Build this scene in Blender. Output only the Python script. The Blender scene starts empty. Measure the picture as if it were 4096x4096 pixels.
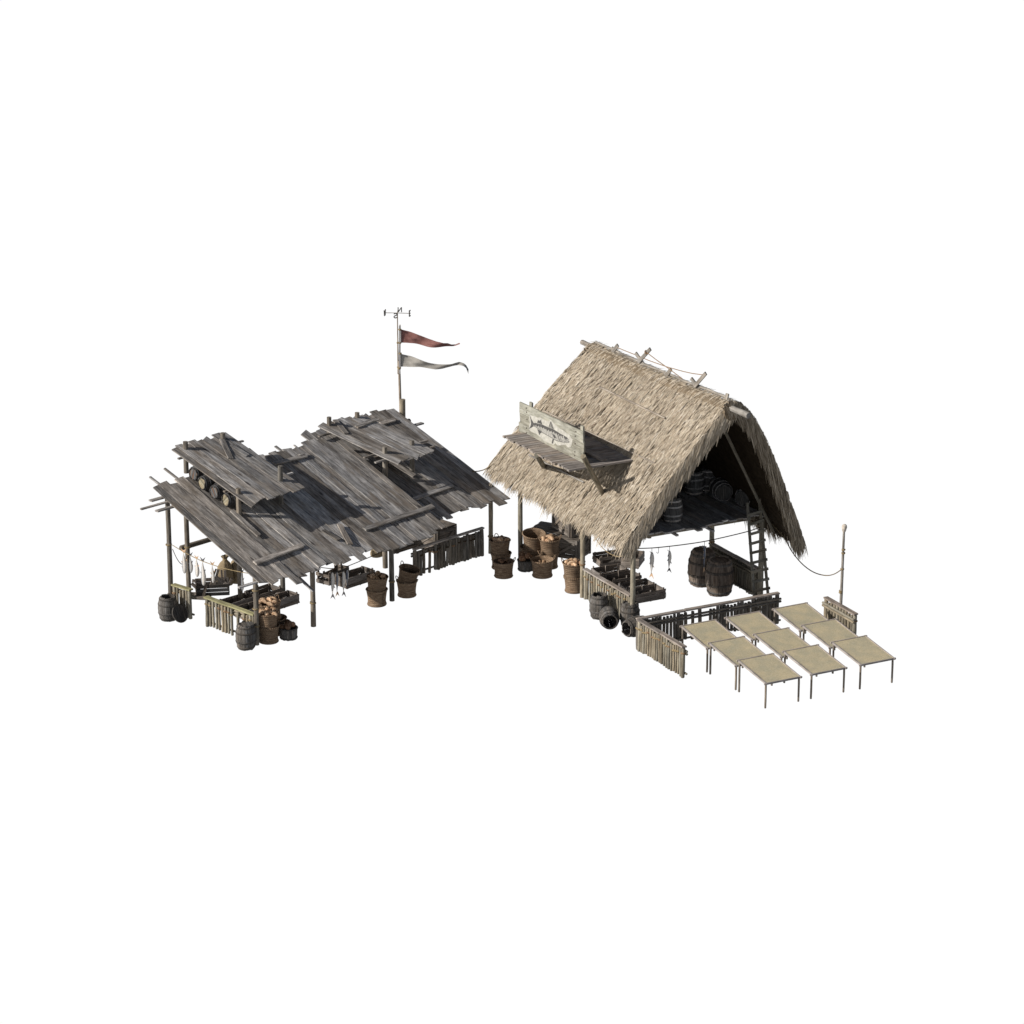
import bpy, math, random
import numpy as np
from mathutils import Vector, Matrix
from mathutils.geometry import tessellate_polygon

rng = random.Random(7)
SC = bpy.context.scene
COL = SC.collection
R = math.radians

# ---------------------------------------------------------------- camera model (surveyed from the photograph)
FPX, TH = 12600.0, R(18.085)
DIST = FPX / 115.0
CAM = np.array([0, -DIST * math.cos(TH), DIST * math.sin(TH)])
FW = np.array([0, math.cos(TH), -math.sin(TH)]); UPV = np.array([0, math.sin(TH), math.cos(TH)]); RT = np.array([1., 0, 0])
UZ = np.array([0, 0, 1.0])

def ray(x, y): return FW + RT * (x - 2048) / FPX - UPV * (y - 2048) / FPX
def at(x, y, z=0.0):
    "world point at height z that was surveyed at photo position x, y"
    d = ray(x, y); return CAM + d * ((z - CAM[2]) / d[2])
def onpl(x, y, p, n):
    d = ray(x, y); return CAM + d * (((np.array(p) - CAM) @ np.array(n)) / (d @ np.array(n)))
def zm(ox, oy, s): return lambda x, y: (ox + x * s, oy + y * s)
zA = zm(600, 2150, .18634); zB = zm(900, 2250, .19669); zC = zm(2180, 2200, .22774); zE = zm(1980, 2000, .20704)
zF = zm(2700, 2080, .22774); zG = zm(2600, 1780, .2381); zH = zm(1250, 2150, .20704); zI = zm(1500, 2000, .2588)
zJ = zm(2050, 1580, .20704); zT = zm(550, 1850, .15528); zW = zm(1500, 1200, .20704)
z1 = zm(540, 1600, .41408); z2 = zm(1200, 1550, .46584); q1 = zm(1900, 1330, .46584); q2 = zm(2500, 1330, .41408)
q3 = zm(2250, 2000, .31056); q4 = zm(2500, 1900, .31056); q5 = zm(2800, 2000, .36232); q6 = zm(2500, 2300, .31056)

class Frame:
    "a building's own axes: a along u, b along v (b = -local y)"
    def __init__(s, origin, yaw):
        y = R(yaw); s.o = np.array(origin); s.yaw = y
        s.u = np.array([math.cos(y), math.sin(y), 0]); s.v = np.array([math.sin(y), -math.cos(y), 0])
    def W(s, a, b, z=0.0): return s.o + s.u * a + s.v * b + UZ * z
    def L(s, P): d = np.array(P) - s.o; return np.array([d @ s.u, -(d @ s.v), d[2]])   # local xyz (y = -b)
FL = Frame(at(1027, 2579), 45.0)
FR = Frame(at(2329, 2389), 27.62)

# ---------------------------------------------------------------- mesh builder
class MB:
    def __init__(s): s.v = []; s.g = []; s.r = []; s.f = []; s.m = []; s.sm = []; s.n = 0
    def add(s, V, F, G, rnd=0.5, mat=0, smooth=False):
        V = np.asarray(V, float); G = np.asarray(G, float)
        s.v.append(V); s.g.append(G)
        s.r.append(np.full(len(V), rnd) if np.isscalar(rnd) else np.asarray(rnd, float))
        n = s.n
        for f in F: s.f.append([i + n for i in f])
        s.m += [mat] * len(F); s.sm += [smooth] * len(F); s.n += len(V)
    def build(s, name, mats, parent=None):
        me = bpy.data.meshes.new(name)
        V = np.concatenate(s.v); G = np.concatenate(s.g); Rr = np.concatenate(s.r)
        me.from_pydata(V.tolist(), [], s.f)
        a = me.attributes.new('gc', 'FLOAT_VECTOR', 'POINT'); a.data.foreach_set('vector', G.astype(np.float32).ravel())
        a = me.attributes.new('rnd', 'FLOAT', 'POINT'); a.data.foreach_set('value', Rr.astype(np.float32))
        if not isinstance(mats, (list, tuple)): mats = [mats]
        for m in mats: me.materials.append(m)
        me.polygons.foreach_set('material_index', s.m); me.polygons.foreach_set('use_smooth', s.sm)
        me.update()
        o = bpy.data.objects.new(name, me); COL.objects.link(o)
        if parent is not None: o.parent = parent
        return o

def nrm(v): v = np.asarray(v, float); return v / (np.linalg.norm(v) + 1e-12)

def plank(mb, p0, p1, w, t, up=UZ, n=1, rnd=None, jag=0.0, mat=0, wv=0.0, w1=None, bow=0.0):
    p0 = np.asarray(p0, float); p1 = np.asarray(p1, float)
    d = nrm(p1 - p0); side = nrm(np.cross(d, up)); up = nrm(np.cross(side, d)); L = np.linalg.norm(p1 - p0)
    if rnd is None: rnd = rng.random()
    w1 = w if w1 is None else w1
    off = np.array([rng.random() * 50, rng.random() * 50, 0]); V = []; G = []; F = []
    for i in range(n + 1):
        k = i / n
        c = p0 + d * L * k + up * (bow * math.sin(math.pi * k))
        hw = (w + (w1 - w) * k) / 2; l = hw + rng.uniform(-wv, wv); r = hw + rng.uniform(-wv, wv)
        jl = rng.uniform(-jag, jag) if i in (0, n) else 0; jr = rng.uniform(-jag, jag) if i in (0, n) else 0
        for (x, z, j) in ((-l, t / 2, jl), (r, t / 2, jr), (r, -t / 2, jr), (-l, -t / 2, jl)):
            V.append(c + side * x + up * z + d * j); G.append(off + np.array([L * k + j, x, z]))
    for i in range(n):
        a = 4 * i; b = a + 4
        for q in range(4): F.append([a + q, a + (q + 1) % 4, b + (q + 1) % 4, b + q])
    F.append([3, 2, 1, 0]); e = 4 * n; F.append([e, e + 1, e + 2, e + 3])
    mb.add(V, F, G, rnd, mat)

def box(mb, c, sx, sy, sz, yaw=0.0, **k):
    c = np.asarray(c, float); d = np.array([math.cos(yaw), math.sin(yaw), 0]) * sx / 2
    plank(mb, c - d, c + d, sy, sz, UZ, **k)

def tube(mb, pts, rad, k=8, rnd=None, mat=0, caps=True, smooth=True, knob=0.0, flat=1.0):
    P = [np.asarray(p, float) for p in pts]; n = len(P)
    if np.isscalar(rad): rad = [rad] * n
    if rnd is None: rnd = rng.random()
    off = np.array([rng.random() * 50, rng.random() * 50, 0])
    t0 = nrm(P[1] - P[0]); ref = np.array([0, 0, 1.0]) if abs(t0[2]) < .9 else np.array([1.0, 0, 0])
    side = nrm(np.cross(t0, ref)); V = []; G = []; F = []; s = 0.0
    for i in range(n):
        t = nrm((P[min(i + 1, n - 1)] - P[max(i - 1, 0)])); side = nrm(side - t * (side @ t)); up = np.cross(t, side)
        if i: s += np.linalg.norm(P[i] - P[i - 1])
        for q in range(k):
            a = 2 * math.pi * q / k; r = rad[i] * (1 + rng.uniform(-knob, knob))
            V.append(P[i] + side * math.cos(a) * r + up * math.sin(a) * r * flat); G.append(off + np.array([s, math.cos(a) * rad[i], math.sin(a) * rad[i]]))
    for i in range(n - 1):
        for q in range(k): F.append([i * k + q, i * k + (q + 1) % k, (i + 1) * k + (q + 1) % k, (i + 1) * k + q])
    mb.add(V, F, G, rnd, mat, smooth)
    if caps:
        m = len(V)
        mb.add(V[:k], [list(range(k))[::-1]], G[:k], rnd, mat, False)
        mb.add(V[m - k:], [list(range(k))], G[m - k:], rnd, mat, False)

def pole(mb, p0, p1, r0, r1=None, n=6, k=9, bend=0.012, mat=0, rnd=None, roundend=True):
    p0 = np.asarray(p0, float); p1 = np.asarray(p1, float); r1 = r0 if r1 is None else r1
    pts = []; rad = []
    bx, by = rng.uniform(-bend, bend), rng.uniform(-bend, bend)
    d = nrm(p1 - p0); s1 = nrm(np.cross(d, [.3, .9, .2])); s2 = np.cross(d, s1)
    for i in range(n + 1):
        q = i / n; w = math.sin(math.pi * q); pts.append(p0 + (p1 - p0) * q + s1 * bx * w + s2 * by * w)
        rad.append((r0 + (r1 - r0) * q) * rng.uniform(.96, 1.04))
    if roundend:
        pts = [pts[0]] + [pts[0] + d * r0 * .3] + pts[1:-1] + [pts[-1] - d * r1 * .3, pts[-1]]
        rad = [rad[0] * .86, rad[0]] + rad[1:-1] + [rad[-1], rad[-1] * .82]
    tube(mb, pts, rad, k, rnd, mat, True, True, .03)

def lathe(mb, prof, k=20, rnd=0.5, mat=0, smooth=True, center=(0, 0, 0), cap0=False, cap1=False, noise=0.0):
    c = np.asarray(center, float); V = []; G = []; F = []; n = len(prof)
    for i, (r, z) in enumerate(prof):
        for q in range(k):
            a = 2 * math.pi * q / k; rr = r * (1 + rng.uniform(-noise, noise))
            V.append(c + np.array([math.cos(a) * rr, math.sin(a) * rr, z])); G.append([z, a, r])
    for i in range(n - 1):
        for q in range(k): F.append([i * k + q, i * k + (q + 1) % k, (i + 1) * k + (q + 1) % k, (i + 1) * k + q])
    if cap0: F.append(list(range(k))[::-1])
    if cap1: F.append([(n - 1) * k + q for q in range(k)])
    mb.add(V, F, G, rnd, mat, smooth)

def torus(mb, c, rad, r, k=20, j=6, mat=0, normal=UZ, rnd=.5, sq=1.0):
    c = np.asarray(c, float); n = nrm(normal); a1 = nrm(np.cross(n, [0.31, .2, .9] if abs(n[2]) < .9 else [1, 0, 0])); a2 = np.cross(n, a1)
    V = []; G = []; F = []
    for i in range(k):
        a = 2 * math.pi * i / k; d = a1 * math.cos(a) + a2 * math.sin(a)
        for q in range(j):
            b = 2 * math.pi * q / j; V.append(c + d * (rad + r * math.cos(b)) + n * r * sq * math.sin(b)); G.append([a * rad, b * r, 0])
    for i in range(k):
        for q in range(j): F.append([i * j + q, ((i + 1) % k) * j + q, ((i + 1) % k) * j + (q + 1) % j, i * j + (q + 1) % j])
    mb.add(V, F, G, rnd, mat, True)

def binding(mb, c, r, axis=UZ, turns=2, mat=0):
    axis = nrm(axis)
    for i in range(turns): torus(mb, np.asarray(c) + axis * (i - (turns - 1) / 2) * .026, r + .006, .014, 12, 5, mat, axis + np.array([rng.uniform(-.12, .12), rng.uniform(-.12, .12), 0]))

def poly(mb, pts, thick, nvec, mat=0, rnd=.5):
    "flat polygon with thickness along nvec"
    P = [np.asarray(p, float) for p in pts]; nvec = np.asarray(nvec, float) * thick; n = len(P)
    tri = [list(t) for t in tessellate_polygon([[Vector(p) for p in P]])]
    V = P + [p + nvec for p in P]; G = [[p[0] + p[1], p[2], 0] for p in V]
    F = []
    for t in tri:
        a, b, c = (P[i] for i in t); fl = np.cross(b - a, c - a) @ nvec > 0
        F.append([i + n for i in (t if fl else t[::-1])]); F.append(t[::-1] if fl else t)
    for i in range(n): F.append([i, (i + 1) % n, (i + 1) % n + n, i + n])
    mb.add(V, F, G, rnd, mat)

# ---------------------------------------------------------------- things
def tag(o, label, cat, group=None):
    o['label'] = label; o['category'] = cat
    if group: o['group'] = group
    return o
def thing(name, label, cat, loc=(0, 0, 0), rz=0.0, group=None):
    o = bpy.data.objects.new(name, None); COL.objects.link(o); o.empty_display_size = .2
    o.location = Vector([float(x) for x in loc]); o.rotation_euler = (0, 0, rz)
    return tag(o, label, cat, group)
KIDS = {}
def copy_tree(o, parent=None):
    c = o.copy(); COL.objects.link(c)
    if parent is not None: c.parent = parent
    for ch in [x for x in bpy.data.objects if x.parent == o]: copy_tree(ch, c)
    return c
USED = set()
def inst(proto, label, cat, loc, rot=None, rz=0.0, scale=1.0, group=None):
    "place the prototype itself the first time, a copy (with its parts) after that"
    if proto.name in USED: o = copy_tree(proto)
    else: o = proto; USED.add(proto.name)
    if 'group' in o: del o['group']
    tag(o, label, cat, group); o.location = Vector([float(x) for x in loc])
    if rot is not None: o.rotation_euler = rot.to_euler()
    else: o.rotation_euler = (0, 0, rz)
    o.scale = (scale,) * 3 if np.isscalar(scale) else scale
    return o

# ---------------------------------------------------------------- materials
class NT:
    def __init__(s, name):
        s.m = bpy.data.materials.new(name); s.m.use_nodes = True; s.t = s.m.node_tree; s.t.nodes.clear()
        s.out = s.n('ShaderNodeOutputMaterial'); s.b = s.n('ShaderNodeBsdfPrincipled'); s.l(s.b.outputs[0], s.out.inputs[0])
        s.gc = s.n('ShaderNodeAttribute'); s.gc.attribute_name = 'gc'
        s.rn = s.n('ShaderNodeAttribute'); s.rn.attribute_name = 'rnd'
        s.rand = s.rn.outputs['Fac']
    def n(s, t, **k):
        x = s.t.nodes.new(t)
        for a, b in k.items(): setattr(x, a, b)
        return x
    def l(s, a, b): s.t.links.new(a, b)
    def vec(s, src, scale, addr=0.0):
        a = s.n('ShaderNodeVectorMath', operation='MULTIPLY'); s.l(src, a.inputs[0]); a.inputs[1].default_value = scale
        if not addr: return a.outputs[0]
        b = s.n('ShaderNodeMath', operation='MULTIPLY'); s.l(s.rand, b.inputs[0]); b.inputs[1].default_value = addr
        c = s.n('ShaderNodeVectorMath', operation='ADD'); s.l(a.outputs[0], c.inputs[0]); s.l(b.outputs[0], c.inputs[1]); return c.outputs[0]
    def noise(s, v, scale, detail=4, rough=.6):
        x = s.n('ShaderNodeTexNoise'); s.l(v, x.inputs['Vector']); x.inputs['Scale'].default_value = scale
        x.inputs['Detail'].default_value = detail; x.inputs['Roughness'].default_value = rough; return x.outputs['Fac']
    def ramp(s, f, stops):
        x = s.n('ShaderNodeValToRGB'); s.l(f, x.inputs[0]); e = x.color_ramp.elements
        while len(e) < len(stops): e.new(.5)
        for i, (p, c) in enumerate(stops): e[i].position = p; e[i].color = (*c, 1)
        return x.outputs[0]
    def mix(s, a, b, f, mode='MIX'):
        x = s.n('ShaderNodeMix', data_type='RGBA', blend_type=mode)
        for val, sock in ((f, x.inputs[0]), (a, x.inputs[6]), (b, x.inputs[7])):
            if isinstance(val, (int, float)): sock.default_value = val
            elif isinstance(val, tuple): sock.default_value = (*val, 1)
            else: s.l(val, sock)
        return x.outputs[2]
    def mrange(s, f, a, b, c, d):
        x = s.n('ShaderNodeMapRange'); s.l(f, x.inputs[0])
        for i, v in enumerate((a, b, c, d)): x.inputs[i + 1].default_value = v
        return x.outputs[0]
    def bump(s, h, dist, strength=1.0):
        x = s.n('ShaderNodeBump'); s.l(h, x.inputs['Height']); x.inputs['Distance'].default_value = dist; x.inputs['Strength'].default_value = strength
        s.l(x.outputs[0], s.b.inputs['Normal'])
    def fin(s, col, rough=.85, spec=.25, metal=0.0):
        if isinstance(col, tuple): s.b.inputs['Base Color'].default_value = (*col, 1)
        else: s.l(col, s.b.inputs['Base Color'])
        s.b.inputs['Roughness'].default_value = rough; s.b.inputs['Specular IOR Level'].default_value = spec; s.b.inputs['Metallic'].default_value = metal
        return s.m

def wood(name, dark, mid, light, vary=.45, grain=1.0, tint=None, bump=.006, along=.7, knots=False):
    m = NT(name); gc = m.gc.outputs['Vector']
    a = m.noise(m.vec(gc, (along, 7 * grain, 7 * grain), 31.0), 2.2, 6, .68)
    b = m.noise(m.vec(gc, (2.2, 30 * grain, 30 * grain), 17.0), 2.0, 3, .6)
    c = m.noise(m.vec(gc, (1.3, 1.8, 1.8), 11.0), 1.6, 4, .55)
    col = m.ramp(a, [(.30, dark), (.47, mid), (.70, light)])
    col = m.mix(col, m.ramp(b, [(.3, (.45, .45, .45)), (.6, (1.12, 1.12, 1.12))]), .55, 'MULTIPLY')
    col = m.mix(col, m.ramp(c, [(.32, (.58, .57, .56)), (.55, (1.0, 1.0, 1.0)), (.75, (1.22, 1.18, 1.12))]), .75, 'MULTIPLY')
    v = m.mrange(m.rand, 0, 1, 1 - vary, 1 + vary)
    cc = m.n('ShaderNodeCombineColor'); [m.l(v, cc.inputs[i]) for i in range(3)]
    col = m.mix(col, cc.outputs[0], 1.0, 'MULTIPLY')
    hue = m.n('ShaderNodeMath', operation='MULTIPLY'); m.l(m.rand, hue.inputs[0]); hue.inputs[1].default_value = 7.0
    hf = m.n('ShaderNodeMath', operation='FRACT'); m.l(hue.outputs[0], hf.inputs[0])
    col = m.mix(col, m.ramp(hf.outputs[0], [(0, (1.05, 1.0, .94)), (.5, (.99, .995, .99)), (1, (.93, .975, 1.03))]), 1.0, 'MULTIPLY')
    if tint:
        d = m.noise(m.vec(gc, (.9, 2.5, 2.5), 53.0), 1.3, 3, .5)
        f = m.n('ShaderNodeMapRange'); m.l(d, f.inputs[0]); f.inputs[1].default_value = .52; f.inputs[2].default_value = .68; f.inputs[4].default_value = .6
        col = m.mix(col, tint, f.outputs[0])
    if knots:
        vo = m.n('ShaderNodeTexVoronoi'); m.l(m.vec(gc, (1.0, 2.6, 2.6), 71.0), vo.inputs['Vector']); vo.inputs['Scale'].default_value = 1.0
        col = m.mix(col, m.ramp(vo.outputs['Distance'], [(.05, (.30, .29, .30)), (.10, (.55, .54, .54)), (.17, (1, 1, 1))]), 1.0, 'MULTIPLY')
    m.bump(a, bump * 2)
    return m.fin(col, .9, .2)

M = {}
M['roof'] = wood('weathered_roof_wood', (.060, .055, .053), (.262, .246, .234), (.52, .495, .472), .42, .8, (.20, .165, .13), knots=True)
M['shedpost'] = wood('grey_post_wood', (.06, .052, .043), (.18, .161, .137), (.31, .282, .245), .2)
M['bamboo'] = wood('pale_pole_wood', (.105, .09, .066), (.275, .244, .188), (.40, .365, .29), .26)
M['post'] = wood('hut_post_wood', (.10, .09, .068), (.255, .23, .18), (.37, .338, .272), .15)
M['green'] = wood('greenish_board', (.19, .17, .085), (.345, .315, .165), (.45, .42, .26), .1)
M['pink'] = wood('faded_board', (.16, .135, .118), (.30, .262, .235), (.42, .375, .34), .18)
M['deck'] = wood('loft_board', (.22, .205, .195), (.43, .405, .385), (.56, .53, .505), .2)  # made paler in place of fill light missing in the loft
M['plat'] = wood('platform_board', (.16, .138, .122), (.285, .25, .225), (.40, .36, .325), .16)
M['barrel'] = wood('barrel_stave', (.040, .037, .034), (.125, .116, .108), (.23, .22, .21), .3, 1.3)
M['barrelbrown'] = wood('brown_barrel_stave', (.05, .038, .031), (.16, .128, .106), (.27, .225, .19), .3, 1.3)
M['barrelloft'] = wood('loft_shade_stave', (.04, .039, .038), (.105, .101, .098), (.17, .165, .16), .3, 1.3)  # copy of the stave wood with the loft's shade put into its colour
M['barreldark'] = wood('tarred_stave', (.02, .02, .022), (.055, .053, .054), (.12, .11, .10), .4, 1.3)
M['paleend'] = wood('pale_barrel_end', (.13, .105, .065), (.30, .26, .18), (.41, .365, .27), .2)
M['tarend'] = wood('tarred_barrel_end', (.04, .042, .045), (.105, .106, .107), (.17, .165, .16), .3, 1.0, (.20, .10, .05))
M['crate'] = wood('crate_slat', (.045, .039, .035), (.16, .14, .126), (.28, .25, .23), .3)
M['bigcrate'] = wood('crate_plank', (.05, .043, .038), (.175, .152, .132), (.29, .255, .225), .25)
M['sign'] = wood('sign_plank', (.165, .152, .115), (.32, .302, .243), (.42, .402, .34), .14)
M['frame'] = wood('table_frame_wood', (.20, .175, .16), (.36, .325, .305), (.47, .43, .41), .1)
M['leg'] = wood('table_leg_wood', (.08, .068, .055), (.235, .20, .165), (.36, .315, .265), .15)
M['ladder'] = wood('ladder_wood', (.06, .055, .042), (.165, .15, .12), (.26, .24, .20), .15)
M['mast'] = wood('mast_wood', (.10, .08, .06), (.28, .24, .20), (.42, .37, .32), .15)
M['palepole'] = wood('pale_pole', (.12, .105, .09), (.29, .263, .232), (.39, .362, .326), .14)

def simple(name, c, rough=.85, spec=.25, metal=0, nz=.35, scale=9):
    m = NT(name); g = m.n('ShaderNodeNewGeometry')
    a = m.noise(m.vec(g.outputs['Position'], (1, 1, 1)), scale, 4, .6)
    lo = tuple(x * (1 - nz) for x in c); hi = tuple(min(1, x * (1 + nz)) for x in c)
    return m.fin(m.ramp(a, [(.3, lo), (.7, hi)]), rough, spec, metal)
M['iron'] = simple('dark_iron', (.075, .07, .066), .6, .4, .3)
M['hoop'] = wood('barrel_hoop', (.03, .028, .026), (.085, .078, .072), (.17, .158, .148), .2)
M['hoopdark'] = simple('dark_hoop', (.05, .052, .058), .55, .4, .4)
M['rope'] = simple('straw_rope', (.27, .21, .12), .95, .1, 0, .4, 30)
M['brownrope'] = simple('brown_rope', (.15, .115, .07), .95, .1, 0, .3, 30)
M['darkrope'] = simple('dark_rope', (.07, .052, .034), .95, .1, 0, .3, 30)
M['redrope'] = simple('reddish_rope', (.25, .165, .10), .95, .1, 0, .4, 30)
M['nail'] = simple('nail_head', (.09, .07, .05), .6, .4, .5)
M['paint_d'] = simple('dark_paint', (.085, .084, .082), .9, .1, 0, .4, 14)
M['paint_m'] = simple('grey_paint', (.30, .295, .275), .9, .1, 0, .35, 14)
M['paint_w'] = simple('whitewash_paint', (.42, .412, .375), .9, .1, 0, .22, 8)
M['cloth'] = simple('bound_cloth', (.52, .47, .41), .95, .1)
M['under'] = simple('under_thatch_shade', (.036, .027, .018), 1, .05, 0, .4, 6)  # near-black colour stands in for shade deep in the thatch slits
M['inner'] = simple('thatch_lining', (.17, .135, .095), 1, .05, 0, .4, 6)

def thatch(name, cols):
    m = NT(name); gc = m.gc.outputs['Vector']
    g = m.n('ShaderNodeNewGeometry')
    big = m.noise(m.vec(g.outputs['Position'], (1, 1, 1)), .9, 4, .6)
    col = m.ramp(m.rand, cols)
    f = m.noise(m.vec(gc, (2, 60, 1), 40), 1.0, 3, .6)
    col = m.mix(col, m.ramp(f, [(.3, (.72, .70, .66)), (.65, (1.1, 1.1, 1.1))]), .6, 'MULTIPLY')
    col = m.mix(col, m.ramp(big, [(.35, (.86, .84, .82)), (.65, (1.08, 1.06, 1.04))]), .8, 'MULTIPLY')
    return m.fin(col, .85, .2)
M['thatch'] = thatch('straw', [(.0, (.175, .142, .106)), (.12, (.305, .256, .194)), (.45, (.392, .341, .27)), (.8, (.452, .402, .328)), (1., (.55, .508, .442))])
M['thatchdark'] = thatch('darker_straw', [(.0, (.09, .072, .05)), (.3, (.24, .20, .15)), (.7, (.40, .345, .27)), (1., (.54, .48, .39))])  # darker straw ramp for the gable fringes of the right slope

def basketmat():
    m = NT('wicker'); gc = m.gc.outputs['Vector']
    s = m.n('ShaderNodeSeparateXYZ'); m.l(gc, s.inputs[0])
    def sn(sock, k):
        a = m.n('ShaderNodeMath', operation='MULTIPLY'); m.l(sock, a.inputs[0]); a.inputs[1].default_value = k
        b = m.n('ShaderNodeMath', operation='SINE'); m.l(a.outputs[0], b.inputs[0]); return b.outputs[0]
    w = m.n('ShaderNodeMath', operation='MULTIPLY'); m.l(sn(s.outputs[0], 190.0), w.inputs[0]); m.l(sn(s.outputs[1], 24.0), w.inputs[1])
    h = m.n('ShaderNodeMath', operation='ADD'); m.l(w.outputs[0], h.inputs[0]); m.l(sn(s.outputs[0], 95.0), h.inputs[1])
    g = m.n('ShaderNodeNewGeometry')
    nz = m.noise(m.vec(g.outputs['Position'], (1.0, 1.0, 3.0)), 5, 4, .6)
    col = m.ramp(nz, [(.3, (.14, .092, .058)), (.5, (.22, .152, .10)), (.72, (.31, .23, .16))])
    v = m.mrange(h.outputs[0], -2, 2, .72, 1.22)
    cc = m.n('ShaderNodeCombineColor'); [m.l(v, cc.inputs[i]) for i in range(3)]
    col = m.mix(col, cc.outputs[0], 1.0, 'MULTIPLY')
    oi = m.n('ShaderNodeObjectInfo'); r = m.mrange(oi.outputs['Random'], 0, 1, .82, 1.12)
    c2 = m.n('ShaderNodeCombineColor'); [m.l(r, c2.inputs[i]) for i in range(3)]
    col = m.mix(col, c2.outputs[0], 1.0, 'MULTIPLY')
    m.bump(h.outputs[0], .006)
    return m.fin(col, .85, .2)
M['basket'] = basketmat()

def loafmat(name, dark, crust, pale):
    m = NT(name); tc = m.n('ShaderNodeTexCoord'); oi = m.n('ShaderNodeObjectInfo')
    a = m.noise(m.vec(tc.outputs['Object'], (14, 40, 14)), .8, 3, .55)
    col = m.ramp(a, [(.3, dark), (.5, crust), (.72, pale)])
    r = m.mrange(oi.outputs['Random'], 0, 1, .5, 1.25)
    c2 = m.n('ShaderNodeCombineColor'); [m.l(r, c2.inputs[i]) for i in range(3)]
    return m.fin(m.mix(col, c2.outputs[0], 1.0, 'MULTIPLY'), .6, .35)
M['loaf'] = loafmat('bread_crust', (.17, .08, .04), (.40, .25, .145), (.68, .54, .39))
M['loafdark'] = loafmat('dark_bread_crust', (.11, .05, .026), (.23, .125, .068), (.40, .27, .18))

def fishmat(name, back, side, belly):
    m = NT(name); gc = m.gc.outputs['Vector']; s = m.n('ShaderNodeSeparateXYZ'); m.l(gc, s.inputs[0])
    col = m.ramp(m.mrange(s.outputs[1], -1, 1, 0, 1), [(.15, back), (.42, side), (.6, belly), (.9, belly)])
    nz = m.noise(m.vec(gc, (9, 5, 5)), 3, 4, .6)
    col = m.mix(col, m.ramp(nz, [(.3, (.6, .6, .6)), (.6, (1.05, 1.03, 1.0))]), .6, 'MULTIPLY')
    return m.fin(col, .38, .5)
M['fish'] = fishmat('silver_fish_skin', (.20, .215, .24), (.64, .64, .64), (.74, .70, .65))
M['fishblue'] = fishmat('blue_backed_fish_skin', (.06, .08, .13), (.28, .31, .37), (.62, .59, .54))
M['fin_d'] = simple('dark_fin', (.10, .10, .11), .6); M['fin_p'] = simple('pale_fin', (.5, .33, .20), .6)

def matmat():
    m = NT('dried_mat'); g = m.n('ShaderNodeNewGeometry'); p = g.outputs['Position']
    a = m.noise(m.vec(p, (9, 9, 9)), 6, 5, .75); b = m.noise(m.vec(p, (1, 1, 1)), 2.2, 4, .55); c = m.noise(m.vec(p, (8, 34, 8)), 2, 3, .6)
    col = m.ramp(a, [(.3, (.33, .285, .19)), (.5, (.52, .46, .33)), (.72, (.68, .62, .48))])
    col = m.mix(col, m.ramp(b, [(.35, (.82, .86, .86)), (.65, (1.1, 1.06, .96))]), .8, 'MULTIPLY')
    col = m.mix(col, m.ramp(c, [(.35, (.8, .8, .8)), (.65, (1.12, 1.12, 1.12))]), .6, 'MULTIPLY')
    m.bump(a, .01)
    return m.fin(col, .95, .1)
M['mat'] = matmat()
def burlap():
    m = NT('burlap'); g = m.n('ShaderNodeNewGeometry'); p = g.outputs['Position']
    a = m.noise(m.vec(p, (1, 1, 1)), 5, 5, .6); w = m.noise(m.vec(p, (60, 60, 60)), 1, 2, .5)
    col = m.ramp(a, [(.3, (.17, .13, .08)), (.7, (.31, .25, .165))]); m.bump(w, .004)
    return m.fin(col, .95, .1)
M['burlap'] = burlap()
def flagmat(name, c1, c2, stain):
    m = NT(name); gc = m.gc.outputs['Vector']
    a = m.noise(m.vec(gc, (1.6, 1.6, 1.6)), 2.4, 5, .6); b = m.noise(m.vec(gc, (1.1, .6, 1)), 2.1, 3, .5)
    col = m.ramp(a, [(.3, c1), (.7, c2)])
    col = m.mix(col, stain, m.mrange(b, .5, .68, 0, .85))
    return m.fin(col, .9, .15)
M['redflag'] = flagmat('faded_red_cloth', (.18, .08, .07), (.30, .155, .14), (.07, .032, .03))
M['greyflag'] = flagmat('grey_cloth', (.30, .285, .26), (.44, .42, .385), (.20, .195, .185))

# ---------------------------------------------------------------- prototypes
def disc_boards(mb, rad, n, z, t, rnd0=None):
    "a round head made of n boards, each cut to the circle"
    bw = 2 * rad / n
    for k in range(n):
        x0 = -rad + k * bw + .003; x1 = x0 + bw - .006; pts = []
        ys = [(x, math.sqrt(max(0, rad * rad - x * x))) for x in np.linspace(x0, x1, 5)]
        pts = [(x, -y, z) for x, y in ys] + [(x, y, z) for x, y in ys[::-1]]
        pts = [p for i, p in enumerate(pts) if i == 0 or (abs(p[0] - pts[i - 1][0]) + abs(p[1] - pts[i - 1][1])) > 1e-4]
        V0 = len(mb.v); poly(mb, pts, t + rng.uniform(0, .003), (0, 0, 1)); V = mb.v[-1]; o = rng.random() * 50
        mb.g[-1] = np.stack([V[:, 1] + o, V[:, 0], V[:, 2]], 1); mb.r[-1][:] = rng.random()
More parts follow.
